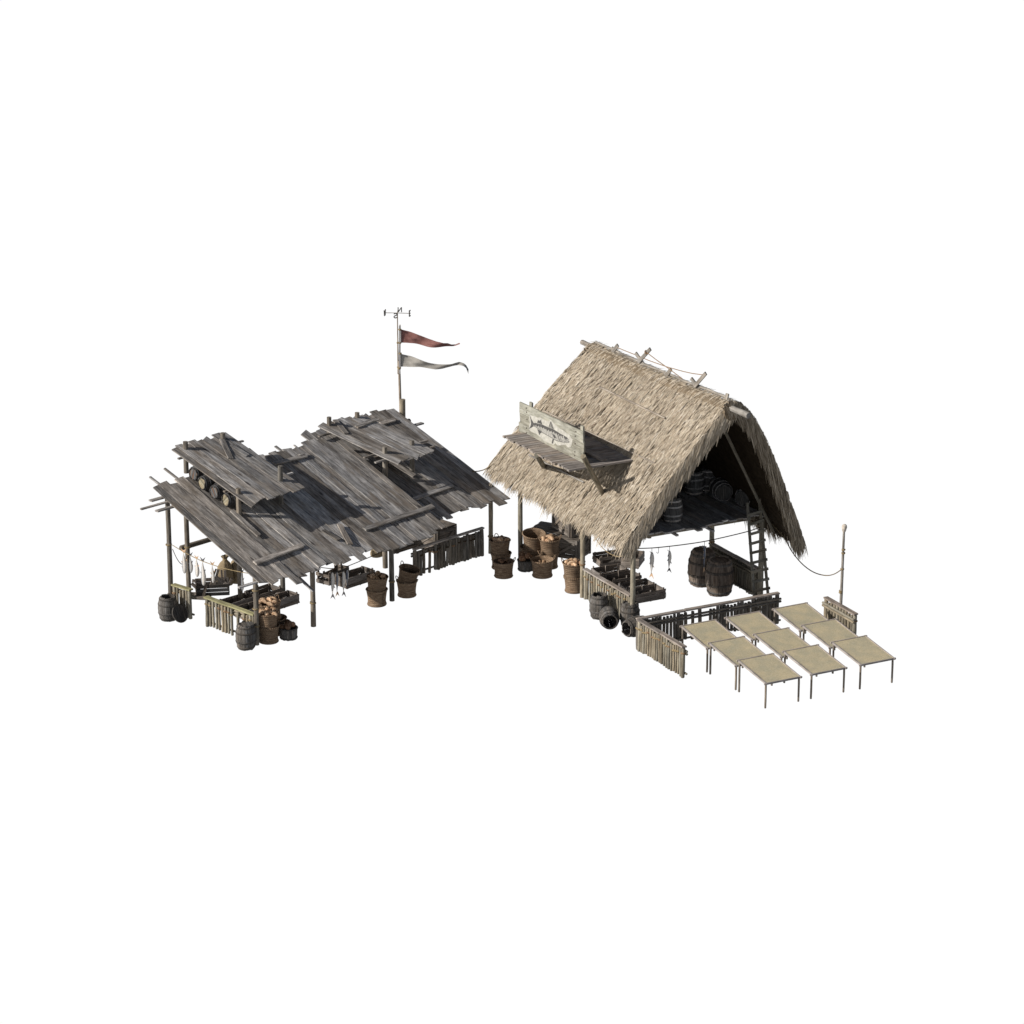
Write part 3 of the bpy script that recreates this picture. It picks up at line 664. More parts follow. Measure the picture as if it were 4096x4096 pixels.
def build_slope(name, E0, E1, rows, per, seed, sgn):
    global nr; nr = np.random.default_rng(seed)
    P, n = slopefn(E0, E1, .10 if sgn > 0 else .40); mb = MB()
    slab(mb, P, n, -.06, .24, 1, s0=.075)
    Lh = np.linalg.norm(E0 - RID0)
    def down(s, t): d = P(s + .02, t) - P(s, t); return d / np.linalg.norm(d, axis=1)[:, None]
    along = nrm(RID1 - RID0)
    Nn = rows * per; s = (np.repeat(np.arange(rows), per) + nr.uniform(-.7, .7, Nn)) / rows * 1.0; t = nr.uniform(0, 1, Nn)
    s = np.clip(s, -.012, .985)
    cl = np.sin(t * 61 + np.floor(s * 22) * 2.3) + np.sin(t * 113 + np.floor(s * 22) * 5.1 + 1) * .8 + np.sin(t * 29 + s * 17)
    slits = nr.uniform(0, 1, (420 if sgn > 0 else 60, 2)); slits[:, 0] = slits[:, 0] * .94 + .02; keep = np.ones(Nn, bool)
    for s_, t_ in slits:
        h_ = nr.uniform(.012, .045); w_ = nr.uniform(.0018, .0044); q_ = (s - s_ + .5 * h_) / (h_ + .035)
        keep &= ~((np.abs(t - t_ - .004 * q_) < w_ * np.clip(1.3 - q_ * q_, 0, 1)) & (np.abs(q_) < 1))
    s, t, cl = s[keep], t[keep], cl[keep]; N = len(s)
    cell = (np.floor(t * 58 + 3 * np.sin(s * 40)) + 977 * np.floor(s * 26)).astype(int) % 4001
    cr_ = nr.random((4001, 4))[cell]
    d = down(s, t) + along * ((cr_[:, :1] - .5) * .12 + nr.normal(0, .05, (N, 1)) + .02 * cl[:, None] - .03); d /= np.linalg.norm(d, axis=1)[:, None]
    lift = .025 + nr.uniform(0, .028, N) + .020 * cr_[:, 1] ** 2 + .034 * ((s * 26) % 1.0) ** 2
    blades(mb, P(s, t) - n * .03, d, np.tile(n, (N, 1)), nr.uniform(.22, .42, N) + .16 * cr_[:, 3], np.where(nr.random(N) < .22, nr.uniform(.036, .058, N), nr.uniform(.013, .032, N)), lift, nr.uniform(0, .02, N), np.clip(nr.beta(1.7, 1.6, N) + (cr_[:, 2] - .5) * .28, 0, 1))
    # eave fringe
    N = 2300; s = nr.uniform(.93, 1.0, N); t = nr.uniform(0, 1, N); d = down(s, t) * nr.uniform(.7, 1.1, (N, 1)) - UZ * nr.uniform(.1, .9, (N, 1)) + along * nr.normal(0, .10, (N, 1)); d /= np.linalg.norm(d, axis=1)[:, None]
    layer = nr.uniform(-.28, .02, N)
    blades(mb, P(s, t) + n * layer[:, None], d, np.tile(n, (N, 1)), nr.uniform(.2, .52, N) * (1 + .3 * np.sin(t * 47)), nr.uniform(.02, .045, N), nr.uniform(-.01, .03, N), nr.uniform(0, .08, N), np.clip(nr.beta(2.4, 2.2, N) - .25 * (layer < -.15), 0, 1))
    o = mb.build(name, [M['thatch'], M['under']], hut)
    # gable fringes, front and back
    for t0, sg in ((1.0, 1.0), (0.0, -1.0)):
        fb = MB(); N = 3600 if sg > 0 else 800; s = nr.uniform(-.01, 1.0, N); t = np.full(N, t0) - sg * nr.uniform(0, .012, N); layer = nr.uniform(-.34, .03, N)
        d = down(s, t) * nr.uniform(.35, .9, (N, 1)) - UZ * nr.uniform(.25, .9, (N, 1)) + along * sg * nr.uniform(-.05, .12 if sg > 0 else .05, (N, 1)); d /= np.linalg.norm(d, axis=1)[:, None]
        nn = np.tile(nrm(n * .25 + along * sg * 1.0 + UZ * .25), (N, 1))
        blades(fb, P(s, t) + n * layer[:, None] + along * sg * nr.uniform(-.02, .06, (N, 1)), d, nn, nr.uniform(.2, .55, N) * (1 if sgn > 0 else 1.25), nr.uniform(.022, .05, N), nr.uniform(0, .05, N), nr.uniform(0, .05, N), np.clip(nr.beta(2.4, 2.4, N), 0, 1))
        fb.build('gable_fringe', M['thatch'] if sgn > 0 else M['thatchdark'], o)
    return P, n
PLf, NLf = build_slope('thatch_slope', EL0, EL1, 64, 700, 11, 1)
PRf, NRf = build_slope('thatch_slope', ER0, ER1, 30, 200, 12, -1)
# back gable wall of boards, inside the loft
mb = MB()
for k in range(26):
    a = -.2 + k * .23; za = min(3.4 + (a + .15) * 1.5, 2.6 + (5.7 - a) * 1.5, 7.0) - .35; lean = lambda z: -5.1 + (z - 2.6) * .33
    if za > 2.9: plank(mb, Hh(a, lean(2.6), 2.6), Hh(a, lean(za), za), .22, .03, np.array([0, -1.0, .3]))
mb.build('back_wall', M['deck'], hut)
mb = MB(); tube(mb, [RID0 - UZ * .36, RID0 * .5 + RID1 * .5 - UZ * .42, RID1 - UZ * .36], .27, 10); mb.build('ridge_roll', M['inner'], hut)
# posts
def hut_post(a, b, ztop, r=.08, binds=(), r0=None):
    mb = MB(); pole(mb, Hh(a, b, 0), Hh(a, b, ztop), r0 or r, r, 6, 10, .012, 0, None, False); o = mb.build('post', M['post'], hut)
    for z in binds: m2 = MB(); binding(m2, Hh(a, b, z), r0 or r, UZ, 2); m2.build('rope_binding', M['redrope'], o)
hut_post(-.05, -4.16, 3.1); hut_post(0, 0, 3.2, binds=(1.12,)); hut_post(0, 3.23, 3.2, binds=(.12,)); hut_post(4.93, 2.85, 2.7, .085, (1.02, 2.35), .10); hut_post(4.89, -.1, 2.7, .08, (1.1,)); hut_post(4.9, -4.2, 2.7)
# loft deck
ZD = 2.75; mb = MB(); x = .12
while x < 5.75:
    w = rng.uniform(.20, .30); b1 = 2.62 + rng.uniform(-.10, .08) + (.12 if x < .5 else 0) + (.12 if 5.2 < x else 0) + (.22 if 2.45 < x < 2.8 else 0) - (.1 if 3.1 < x < 5.0 else 0)
    plank(mb, Hh(x + w / 2, -4.6, ZD - .03), Hh(x + w / 2, b1, ZD - .03 + rng.uniform(-.008, .008)), w - .012, .05, UZ, 4, None, .03, 0, .004); x += w
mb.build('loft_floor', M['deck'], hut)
for p in (q4(676, 783), q4(1140, 728)):
    P = FR.L(at(*p, ZD - .13)); mb = MB(); plank(mb, [P[0], P[1], ZD - .12], [P[0], P[1] + 5.0, ZD - .12], .09, .06); mb.build('floor_joist', M['deck'], hut)
P = FR.L(at(*q2(1525, 1800), ZD - .16)); mb = MB(); pole(mb, [P[0], P[1], ZD - .14], [P[0], P[1] + 4.5, ZD - .14], .045, .045); mb.build('floor_joist', M['deck'], hut)
for b in (-4.0, .0, 2.3): mb = MB(); pole(mb, Hh(.0, b, ZD - .16), Hh(5.0, b, ZD - .16), .05, .05); mb.build('beam', M['post'], hut)
# ridge pole ends, roof rafters inside, ridge cap
mb = MB(); P0 = FR.L(onpl(*q2(1195, 803), FR.W(2.47, 5.4, 0), FR.u)); P1 = FR.L(onpl(*q2(1080, 755), FR.W(2.47, 4.9, 0), FR.u)); pole(mb, P0, P0 + (P1 - P0) * 2.2, .10, .10); mb.build('ridge_pole', M['palepole'], hut)
P = FR.L(onpl(*q1(918, 82), FR.W(2.44, -4.4, 0), FR.u)); mb = MB(); pole(mb, P, P + np.array([.0, -1.6, .02]), .085, .085); mb.build('ridge_pole', M['mast'], hut)
mb = MB(); pts = [PLf([0.0], [t])[0] + UZ * (.06) for t in np.linspace(.02, .955, 14)]; tube(mb, [p + UZ * rng.uniform(-.015, .015) for p in pts], .04, 7); mb.build('ridge_cap', M['palepole'], hut)
for t in (.3, .88):
    for Pf, n in ((PRf, NRf),):
        mb = MB(); a = Pf([.03], [t])[0] - n * .38; b = Pf([.97], [t])[0] - n * .38; pole(mb, a, b, .05, .05); mb.build('rafter', M['ladder'], hut)
# crossed sticks on the ridge (heights measured on the ridge's own plane)
def ridge_pt(px): return FR.L(onpl(*px, FR.W(2.46, 0, 0), FR.u))
def ridge_stick(p0, p1, w=.11, tilt=0.0):
    a, b = ridge_pt(p0), ridge_pt(p1); mb = MB(); d = nrm(b - a); plank(mb, a - np.array([tilt, 0, 0]) - d * .1, b + np.array([tilt, 0, 0]), w, .05, np.array([1, .25, 0.])); mb.build('ridge_stick', M['palepole'], hut)
for p0, p1, tl in ((q2(165, 300), q2(115, 195), -.05), (q2(155, 268), q2(232, 160), .05), (q2(692, 520), q2(652, 440), -.05), (q2(694, 505), q2(768, 395), .05), (q2(412, 405), q2(436, 352), .03), (q2(985, 612), q2(985, 590), .02), (q1(1192, 155), q1(1180, 128), -.03), (q1(1197, 150), q1(1220, 108), .03)):
    ridge_stick(p0, p1, .11, tl)
def ridge_rope(px):
    mb = MB(); tube(mb, [ridge_pt(p) for p in px], .014, 5); mb.build('ridge_rope', M['redrope'], hut)
ridge_rope([q1(1225, 130), q2(0, 176), q2(105, 217), q2(230, 270), q2(400, 330), q2(560, 375), q2(650, 395), q2(748, 408)])
ridge_rope([q2(212, 195), q2(300, 262), q2(440, 362), q2(552, 446)])
mb = MB(); binding(mb, ridge_pt(q2(208, 190)), .055, ridge_pt(q2(232, 160)) - ridge_pt(q2(155, 268))); mb.build('rope_binding', M['redrope'], hut)
# thin poles pinning the thatch
PLW = (FR.W(-.42, 0, 2.88), FR.u * (7.36 - 2.88) / 2.88 * -1.0 + UZ)
def on_thatch(px): return FR.L(onpl(*px, *PLW))
for p0, p1 in ((q1(1095, 482), q1(1660, 752)), (q1(620, 690), q1(1575, 1140)), (q1(490, 1065), q1(960, 1300))):
    a, b = on_thatch(p0), on_thatch(p1); mb = MB(); pts = [a + (b - a) * k + NLf * (.14 + rng.uniform(-.012, .012)) for k in np.linspace(0, 1, 12)]
    tube(mb, pts, .03, 6); mb.build('thatch_pole', M['palepole'], hut)

# ---------------------------------------------------------------- platform and fish sign on the thatch
plat = thing('roof_platform', 'small board platform propped on the sloping thatch under the fish sign', 'platform', FR.W(0, 0, 0), FR.yaw)
ZP = 5.0; mb = MB(); b = -2.45
while b < 1.78:
    w = rng.uniform(.16, .26); w = min(w, 1.82 - b); k = (b + 2.45) / 4.25; a0 = -1.60 + .09 * k + rng.uniform(-.05, .05)
    plank(mb, Hh(a0, b + w / 2, ZP - .03), Hh(1.10 + rng.uniform(-.05, .03), b + w / 2, ZP - .03 + rng.uniform(-.008, .008)), w - .028, .055, UZ, 3, None, .015, 0, .004); b += w
mb.build('deck', M['plat'], plat)
for foot, bb in ((zJ(600, 1385), -2.2), (q1(1100, 1390), 1.15)):
    F_ = on_thatch(foot); top = np.array([-1.0 if bb > 0 else -1.0, F_[1] + (.05 if bb > 0 else .05), ZP - .05]); tp = FR.L(at(*(zJ(1485, 1415) if bb > 0 else zJ(470, 1165)), ZP - .06)); d = nrm(tp - F_)
    mb = MB(); pole(mb, F_ - d * .15, tp + d * (.75 if bb > 0 else .05), .085, .08, 5, 10, .006, 0, None, False); mb.build('strut', M['post'], plat)
mb = MB(); p0, p1 = FR.L(at(*zJ(1405, 1075), ZP + .05)), FR.L(at(*zJ(1775, 1260), ZP + .03)); plank(mb, p0, p1, .22, .05, UZ, 3); mb.build('loose_board', M['plat'], plat)
mb = MB(); p0, p1 = FR.L(at(*zJ(1560, 780), ZP + .06)), FR.L(at(*zJ(1300, 670), ZP + .06)); plank(mb, p0, p1, .14, .05, UZ, 2); mb.build('loose_board', M['plat'], plat)
sign = thing('fish_sign', 'upright plank signboard painted with a dark striped fish', 'sign', FR.W(0, 0, 0), FR.yaw)
SA = -.80
def sp(zx, zy, off=0.0): P = FR.L(onpl(*zJ(zx, zy), FR.W(SA, 0, 0), FR.u)); P[0] = SA - off; return P
for (l0, l1), (r0, r1) in ((((148, 125), (152, 345)), ((1374, 712), (1370, 915))), (((152, 352), (140, 510)), ((1392, 925), (1362, 1100))), (((138, 516), (215, 742)), ((1375, 1106), (1372, 1308)))):
    A_, B_, C_, D_ = sp(*l0), sp(*l1), sp(*r1), sp(*r0); B_[1] = A_[1]; C_[1] = D_[1]
    mb = MB(); m0 = (A_ + B_) / 2; m1 = (C_ + D_) / 2; h0 = A_[2] - B_[2]; h1 = D_[2] - C_[2]; hh = (h0 + h1) / 2; plank(mb, m0, m1, hh * 1.0, .05, np.array([-1.0, 0, 0]), 4, None, .03, 0, .006); mb.build('plank', M['sign'], sign)
for zx in (330, 1320):
    top, bot = sp(zx, 180 if zx < 500 else 640), sp(zx, 800 if zx < 500 else 1290); mb = MB(); plank(mb, [SA + .06, top[1], ZP], [SA + .06, top[1], top[2] + .06], .16, .06, np.array([-1.0, 0, 0])); mb.build('back_batten', M['sign'], sign)
mb = MB()
for p in ((285, 250), (290, 328), (297, 472), (287, 635), (283, 730), (1242, 705), (1230, 792), (1228, 938), (1222, 1095), (1220, 1168)):
    q = sp(*p, .028); tube(mb, [q, q - np.array([.015, 0, 0])], .022, 8)
mb.build('nail_row', M['nail'], sign)
pic = MB()
patch = [(340, 365), (390, 400), (430, 395), (500, 440), (545, 425), (600, 470), (690, 505), (760, 480), (810, 545), (880, 600), (935, 650), (1000, 685), (1060, 735), (1115, 765), (1150, 830), (1175, 850), (1165, 930), (1140, 1000), (1090, 1010), (1040, 960), (960, 965), (890, 975), (850, 930), (800, 965), (740, 930), (690, 915), (610, 870), (540, 800), (470, 745), (400, 715), (355, 690), (330, 640), (350, 540), (338, 450)]
poly(pic, [sp(*p, .027) for p in patch], .003, (-1, 0, 0), 0)
def dk(pts, o=.031): poly(pic, [sp(*p, o) for p in pts], .003, (-1, 0, 0), 1)
up = [(412, 552), (450, 535), (520, 548), (590, 568), (680, 608), (740, 635), (810, 662), (880, 705), (950, 750), (1010, 778), (1062, 812), (1112, 866)]
low = []
for i in range(26):
    k = i / 25; x = 1030 - (1030 - 425) * k; yb = np.interp(x, [p[0] for p in up], [p[1] for p in up]); dep = 62 * math.sin(math.pi * min(1, .25 + .75 * (1 - k))) * .55 + 14
    low.append((x, yb + dep + (44 * (1 - k * .55) if i % 2 == 0 else -6)))
poly(pic, [sp(*p, .0295) for p in up + [(1112, 912), (1000, 912), (920, 896), (850, 871), (770, 821), (700, 781), (600, 726), (520, 651), (465, 612), (415, 600)]], .001, (-1, 0, 0), 2)
dk(up + [(1075, 850), (1045, 862)] + low)
def stroke(pts, w, o=.031):
    for (x0, y0), (x1, y1) in zip(pts[:-1], pts[1:]):
        dx, dy = x1 - x0, y1 - y0; l = math.hypot(dx, dy); nx, ny = -dy / l * w / 2, dx / l * w / 2; dk([(x0 + nx, y0 + ny), (x1 + nx, y1 + ny), (x1 - nx, y1 - ny), (x0 - nx, y0 - ny)], o); o += .0002
stroke([(415, 600), (465, 612), (520, 652), (600, 728), (700, 782), (770, 822), (850, 872), (920, 897), (1000, 912), (1112, 914), (1112, 890), (1050, 880), (1020, 895)], 8)
stroke([(910, 770), (905, 820), (930, 880), (970, 900)], 8); stroke([(940, 800), (945, 850), (985, 885)], 6)
dk([(345, 375), (385, 470), (432, 548), (420, 602), (378, 632), (332, 652), (365, 600), (378, 545), (368, 470)])
dk([(488, 528), (522, 480), (545, 500), (572, 462), (572, 500), (592, 566)]); dk([(772, 735), (835, 770), (872, 840), (848, 828), (828, 832)]); dk([(790, 850), (818, 850), (800, 940), (776, 925)]); dk([(498, 655), (586, 715), (552, 742), (536, 775)])
for k in range(5): x = 730 + k * 18; stroke([(x, 628 + k * 8), (757 + k * 7, 512 + k * 24)], 7)
stroke([(720, 612), (757, 508), (785, 570), (812, 655)], 7)
poly(pic, [sp(1002 + 13 * math.cos(a), 800 + 18 * math.sin(a), .035) for a in np.linspace(0, 2 * math.pi, 9)[:-1]], .003, (-1, 0, 0), 0)
dk([(1002 + 6 * math.cos(a), 800 + 9 * math.sin(a)) for a in np.linspace(0, 2 * math.pi, 9)[:-1]], .038)
pic.build('painted_fish', [M['paint_w'], M['paint_d'], M['paint_m']], sign)

def rebase(root):
    "move an assembled thing's Empty to the middle of its own footprint, geometry staying where it is"
    ds = []
    def walk(o):
        for c in [x for x in bpy.data.objects if x.parent == o]: ds.append(c); walk(c)
    walk(root); V = np.concatenate([np.array([v.co[:] for v in d.data.vertices]) for d in ds])
    c = np.array([(V[:, 0].min() + V[:, 0].max()) / 2, (V[:, 1].min() + V[:, 1].max()) / 2, V[:, 2].min()])
    for me in {d.data for d in ds}: me.transform(Matrix.Translation(Vector(-c)))
    root.location = Matrix.Translation(root.location) @ root.rotation_euler.to_matrix().to_4x4() @ Vector(c)
rebase(plat); rebase(sign)

# ================================================================ FENCES
def fence(name, label, P0, P1, h, pitch=.11, r=.042, board='pink', pick='bamboo', rails=-1, board_w=.15, gaps=(), post_ends=True, solid=False, bind=.55, over=.0, two=True, seed=1, rope='rope'):
    rr = random.Random(seed); P0 = np.array(P0); P1 = np.array(P1); L = np.linalg.norm(P1 - P0); yaw = math.atan2(P1[1] - P0[1], P1[0] - P0[0])
    root = thing(name, label, 'fence', P0, yaw, None); n = max(2, int(round(L / pitch)))
    for i in range(n + 1):
        if i in gaps: continue
        x = L * i / n; end = i in (0, n) and post_ends; ri = r * (1.25 if end else rr.uniform(.8, 1.1)); zt = h - .03 - (0 if end else rr.uniform(0, .10)); z0 = 0 if end else rr.uniform(.0, .05); tl = rr.uniform(-.012, .012)
        mb = MB(); pole(mb, [x + tl, 0, z0], [x - tl, 0, zt], ri, ri * .95, 4, 8, .01, 0, rr.random()); o = mb.build('picket', M[pick], root)
        if rr.random() < bind:
            m2 = MB(); z = h - rr.uniform(.2, .30); binding(m2, [x, 0, z], ri, UZ, 2)
            m2.build('rope_binding', M[rope if rr.random() < .6 else 'redrope'], o)
    mb = MB(); ns = 1 if L < 2.2 else 2 if L < 3.5 else 3
    for k in range(ns): plank(mb, [-.06 - over + (L + .12 + over) * k / ns, 0, h + .005 * (k % 2) + rr.uniform(0, .012)], [-.06 - over + (L + .12 + over) * (k + 1) / ns - (.01 if k < ns - 1 else 0), 0, h + rr.uniform(0, .012)], board_w, .05, UZ, 3, None, .015, 0, .005)
    mb.build('top_board', M[board], root)
    for z in ((h - .16, h - .245) if two else (h - .2,)) + (.13,):
        mb = MB(); pole(mb, [-.08, rails * .085, z], [L + .09, rails * .085, z + .0], .04 if z > .3 else .035, None, 6, 8, .008); mb.build('rail', M[pick], root)
    if solid:
        mb = MB(); m = int(L / .1)
        for k in range(m): plank(mb, [L * (k + .5) / m, .02, .05], [L * (k + .5) / m, .02, h - .04], L / m - .004, .03, np.array([0, 1.0, 0]))
        mb.build('board_infill', M['ladder'], root)
    return root
P = FL.W
fence('pole_fence', 'short pole fence with a greenish top board behind the open barrel', FL.W(0, -3.95), at(762, 2475), .97, .135, .050, 'green', 'bamboo', 1, .17, seed=3)
fence('pole_fence', 'pole fence with a greenish top board ending at the shed corner post', at(831, 2506), FL.W(0, -.12), .97, .146, .051, 'green', 'bamboo', 1, .17, gaps=(9, 11), seed=4)
fence('pole_fence', 'dark pole fence under the shed roof beside the tilted empty basket', at(1660, 2310), at(1927, 2224), .97, .135, .058, 'deck', 'shedpost', 1, .13, gaps=(4, 6), seed=5, rope='darkrope')
fence('pole_fence', 'pale pole fence between two hut posts behind the row of barrels', at(2341, 2396), at(2518, 2502), 1.0, .15, .047, 'pink', 'bamboo', 1, .16, seed=6)
fence('pole_fence', 'pale pole fence on the sunlit side of the drying yard', at(2557, 2605), at(2731, 2711), 1.0, .134, .050, 'pink', 'bamboo', 1, .16, seed=8)
fence('pole_fence', 'long shaded fence with double rails behind the drying tables', at(2553, 2598), at(3106, 2494), 1.0, .128, .06, 'pink', 'shedpost', -1, .15, gaps=(14, 16, 18, 19), bind=.2, seed=9)
fence('pole_fence', 'short pole fence with double rails by the slender mooring pole', at(3302, 2512), at(3416, 2578), 1.0, .17, .056, 'pink', 'bamboo', -1, .16, bind=.3, seed=10)
fence('pole_fence', 'boarded fence in hut shade behind the two big barrels', at(2843, 2290), at(3026, 2391), 1.0, .14, .044, 'pink', 'ladder', -1, .16, solid=True, bind=.1, seed=12)

# ================================================================ DRYING TABLES
def make_table():
    root = thing('drying_table', 'x', 'table'); w, d = 1.28, 1.60; hb, hf = .98, .775     # x along u, y towards the back
    zz = lambda y: hf + (hb - hf) * (y / d)
    for x in (.05, w - .05):
        mb = MB(); plank(mb, [x, -.01, zz(-.01)], [x, d + .01, zz(d + .01)], .046, .052, UZ, 3, None, .0, 0, .003); mb.build('frame_rail', M['frame'], root)
    for y in (.03, d - .03):
        mb = MB(); plank(mb, [-.008, y, zz(y) + (.006 if y > 1 else -.004)], [w + .008, y, zz(y) + (.006 if y > 1 else -.004)], .042, .05, UZ, 3); mb.build('frame_rail', M['frame'], root)
    mb = MB(); plank(mb, [w / 2, .045, zz(.045) + .008], [w / 2, d - .045, zz(d - .045) + .008], w - .125, .02, UZ, 8, bow=rng.uniform(-.012, -.006)); mb.build('mat', M['mat'], root)
    for x in (.07, w - .07):
        for y in (.07, d - .07): mb = MB(); pole(mb, [x, y, 0], [x, y, zz(y) - .02], .032, .032, 4, 8, .006); mb.build('leg', M['leg'], root)
    return root
table = make_table()
rows = ('back', 'middle', 'front'); uR, vR = FR.u, FR.v
tD = {(0, 0): (2827.8, 2688.8), (0, 1): (2942.7, 2759.5), (0, 2): (3060.8, 2832.7), (1, 2): (3243.3, 2795.2), (2, 2): (3438.9, 2756.5)}
D02, D01 = at(*tD[(0, 2)]), at(*tD[(0, 1)])
stepv = (at(*tD[(0, 2)]) - at(*tD[(0, 0)])) / 2
TL_ = {(0, 0): 'drying table nearest the corner of the yard fences, back of its column', (0, 1): 'middle drying table of the column beside the sunlit fence', (0, 2): 'front drying table of the column beside the sunlit fence', (1, 0): 'back drying table of the central column, against the shaded fence', (1, 1): 'drying table in the very centre of the nine', (1, 2): 'front drying table of the central column',
       (2, 0): 'back drying table between the long fence end and the short fence', (2, 1): 'drying table in front of the short fence, middle of its column', (2, 2): 'front drying table of the column farthest from the sunlit fence'}
for c in range(3):
    for r in range(3):
        Dp = at(*tD[(c, 2)]) - stepv * (2 - r)
        inst(table, TL_[(c, r)], 'table', Dp - uR * .07 + vR * .07, rz=FR.yaw, group='mat-topped drying tables in the yard')

# ================================================================ BARRELS
b_open = make_barrel('barrel', 'barrel', 'hoop', False); b_closed = make_barrel('barrel', 'barrel', 'hoop', True)
b_loft = make_barrel('barrelloft', 'barrelloft', 'deck', True)
b_brown = make_barrel('barrelbrown', 'barrelbrown', 'hoop', True); b_pale = make_barrel('barreldark', 'paleend', 'hoopdark', True); b_tar = make_barrel('barreldark', 'tarend', 'hoopdark', True)
G1 = 'weathered barrels standing about'
inst(b_open, 'open weathered barrel at the shed end, with a lid leaning on it', 'barrel', at(673.6, 2478.5), rz=.4, group=G1)
inst(b_closed, 'closed upright barrel in front of the shed corner post', 'barrel', at(985, 2593.4), rz=.3, scale=1.02, group=G1)
inst(b_open, 'open upright barrel against the pale fence below the thatch', 'barrel', at(2396.4, 2471), rz=1.4, group=G1)
inst(b_closed, 'upright barrel with a lid between the two tipped barrels and the hut post', 'barrel', at(2519, 2506), rz=2.2, group=G1)
def lay(proto, label, mid, face, z=.312, sc=1.0, roll=0.0, group=G1, H=.8):
    d = nrm(face); p = np.array(mid) - d * H / 2 * sc; p[2] = (mid[2] if len(mid) > 2 else 0) + z * sc
    return inst(proto, label, 'barrel', p, rot=lying(d, roll), scale=sc, group=group)
lay(b_open, 'tipped open barrel facing forward at the foot of the pale fence', at(2436, 2508), [.05, -1, 0])
lay(b_open, 'tipped open barrel lying sideways beside the yard fence corner', at(2543, 2543), [-.80, -.60, 0], roll=.7)
inst(b_brown, 'big brown barrel in front, one of two under the loft', 'barrel', at(2876.5, 2376), rz=.5, scale=(1.46, 1.46, 1.5), group='big brown barrels under the loft')
inst(b_brown, 'big brown barrel behind its twin, beside the back hut post', 'barrel', at(2803, 2338), rot=Matrix.Rotation(.05, 3, 'Y') @ Matrix.Rotation(1.2, 3, 'Z'), scale=(1.46, 1.46, 1.5), group='big brown barrels under the loft')
G2 = 'barrels stored in the thatched loft'
for lab, px, rz in (('barrel standing alone at the front edge of the loft floor', (2689, 2086), .2), ('shaded upright barrel at the left back of the loft', (2776, 1976), 1.), ('dim upright barrel deep in the loft, second from the left', (2834, 1964), 2.), ('dim upright barrel deep in the loft behind the lying barrels', (2910, 1969), 3.), ('shaded upright barrel behind the tipped barrel near the ladder', (2976, 1992), .7)):
    inst(b_loft, lab, 'barrel', at(*px, ZD), rz=rz, scale=1.02, group=G2)
lay(b_loft, 'barrel lying on the loft floor with its round end facing out', at(2883, 1996, ZD), [.22, -1, 0], sc=1.08, group=G2)
lay(b_loft, 'tipped barrel on the loft floor beside the ladder top', at(2985, 2018, ZD), [-.45, -.89, 0], sc=1.0, roll=.3, group=G2)
G3 = 'tarred barrels lying under the raised canopy'
for pr, lab, a, b, sc in ((b_tar, 'tarred barrel lying under the canopy, topmost of the four', 1.47, -4.28, .83), (b_pale, 'pale-ended barrel lying under the canopy, second from the top', 1.42, -3.76, .83), (b_tar, 'tarred barrel lying under the canopy between two pale-ended ones', 1.46, -3.27, .83), (b_pale, 'pale-ended barrel lying under the canopy beside its front post', 1.56, -2.78, .83)):
    mid = FL.W(a, b, ZA(b) + .05)
    lay(pr, lab, mid, -FL.u + FL.v * (.05 if pr == b_tar else -.1), sc=sc, roll=rng.uniform(0, 3), group=G3)
lid = thing('round_lid', 'round dark barrel lid leaning against the open barrel', 'lid', (0, 0, 0)); mb = MB()
disc_boards(mb, .275, 5, -.018, .035)
mb.build('boards', M['barreldark'], lid); mb = MB(); torus(mb, (0, 0, 0), .285, .024, 24, 6); mb.build('rim', M['hoop'], lid)
lp = at(*zA(655, 1800)); n_ = nrm([.62, -.62, .42]); lid.location = Vector(lp + UZ * .30 - np.array([0.0, .03, 0])); lid.rotation_euler = lying(n_).to_euler()
lid.location.z = .29 * math.sqrt(1 - n_[2] ** 2) + .02

# ================================================================ BASKETS, BUCKETS AND BREAD
bk = make_basket(); bk_plain = make_basket(handles=False); bucket = make_bucket()
def loaves(P, n_, label, group, mat='loaf', r=.25, z=.44, dome=.10, sc=1.0, rr=None):
    rr = rr or rng; pts = []; tries = 0; n = n_ + 2; z += .035
    while len(pts) < n and tries < 400:
        tries += 1; a = rr.uniform(0, 6.28); q = r * math.sqrt(rr.random()); x, y = math.cos(a) * q, math.sin(a) * q
        if all((x - u) ** 2 + (y - v) ** 2 > .022 * sc for u, v in pts): pts.append((x, y))
    for k, (x, y) in enumerate(pts):
        shell = 'shell' in label; pr = SHELL[mat] if shell else LOAF[mat][k % 2 if rr.random() < .7 else 0]; zz = z + dome * (1 - (x * x + y * y) / (r * r + .01)) + rr.uniform(-.02, .03)
        rot = Matrix.Rotation(rr.uniform(0, 6.28), 3, 'Z') @ Matrix.Rotation(rr.uniform(-.45, .45), 3, 'Y')
        inst(pr, label, 'shell' if shell else 'bread', P + np.array([x, y, zz]), rot=rot, scale=sc * rr.uniform(.72, 1.0), group=group)
def basket(label, P, z=0.0, pr=None, sc=1.0, rz=None, tilt=None, group='wicker baskets'):
    rz = rng.uniform(0, 6.28) if rz is None else rz; rot = Matrix.Rotation(rz, 3, 'Z')
    if tilt is not None: rot = Matrix.Rotation(tilt[1], 3, Vector(tilt[0])) @ rot
    return inst(pr or bk, label, 'basket', np.array(P) + UZ * z, rot=rot, scale=sc, group=group)
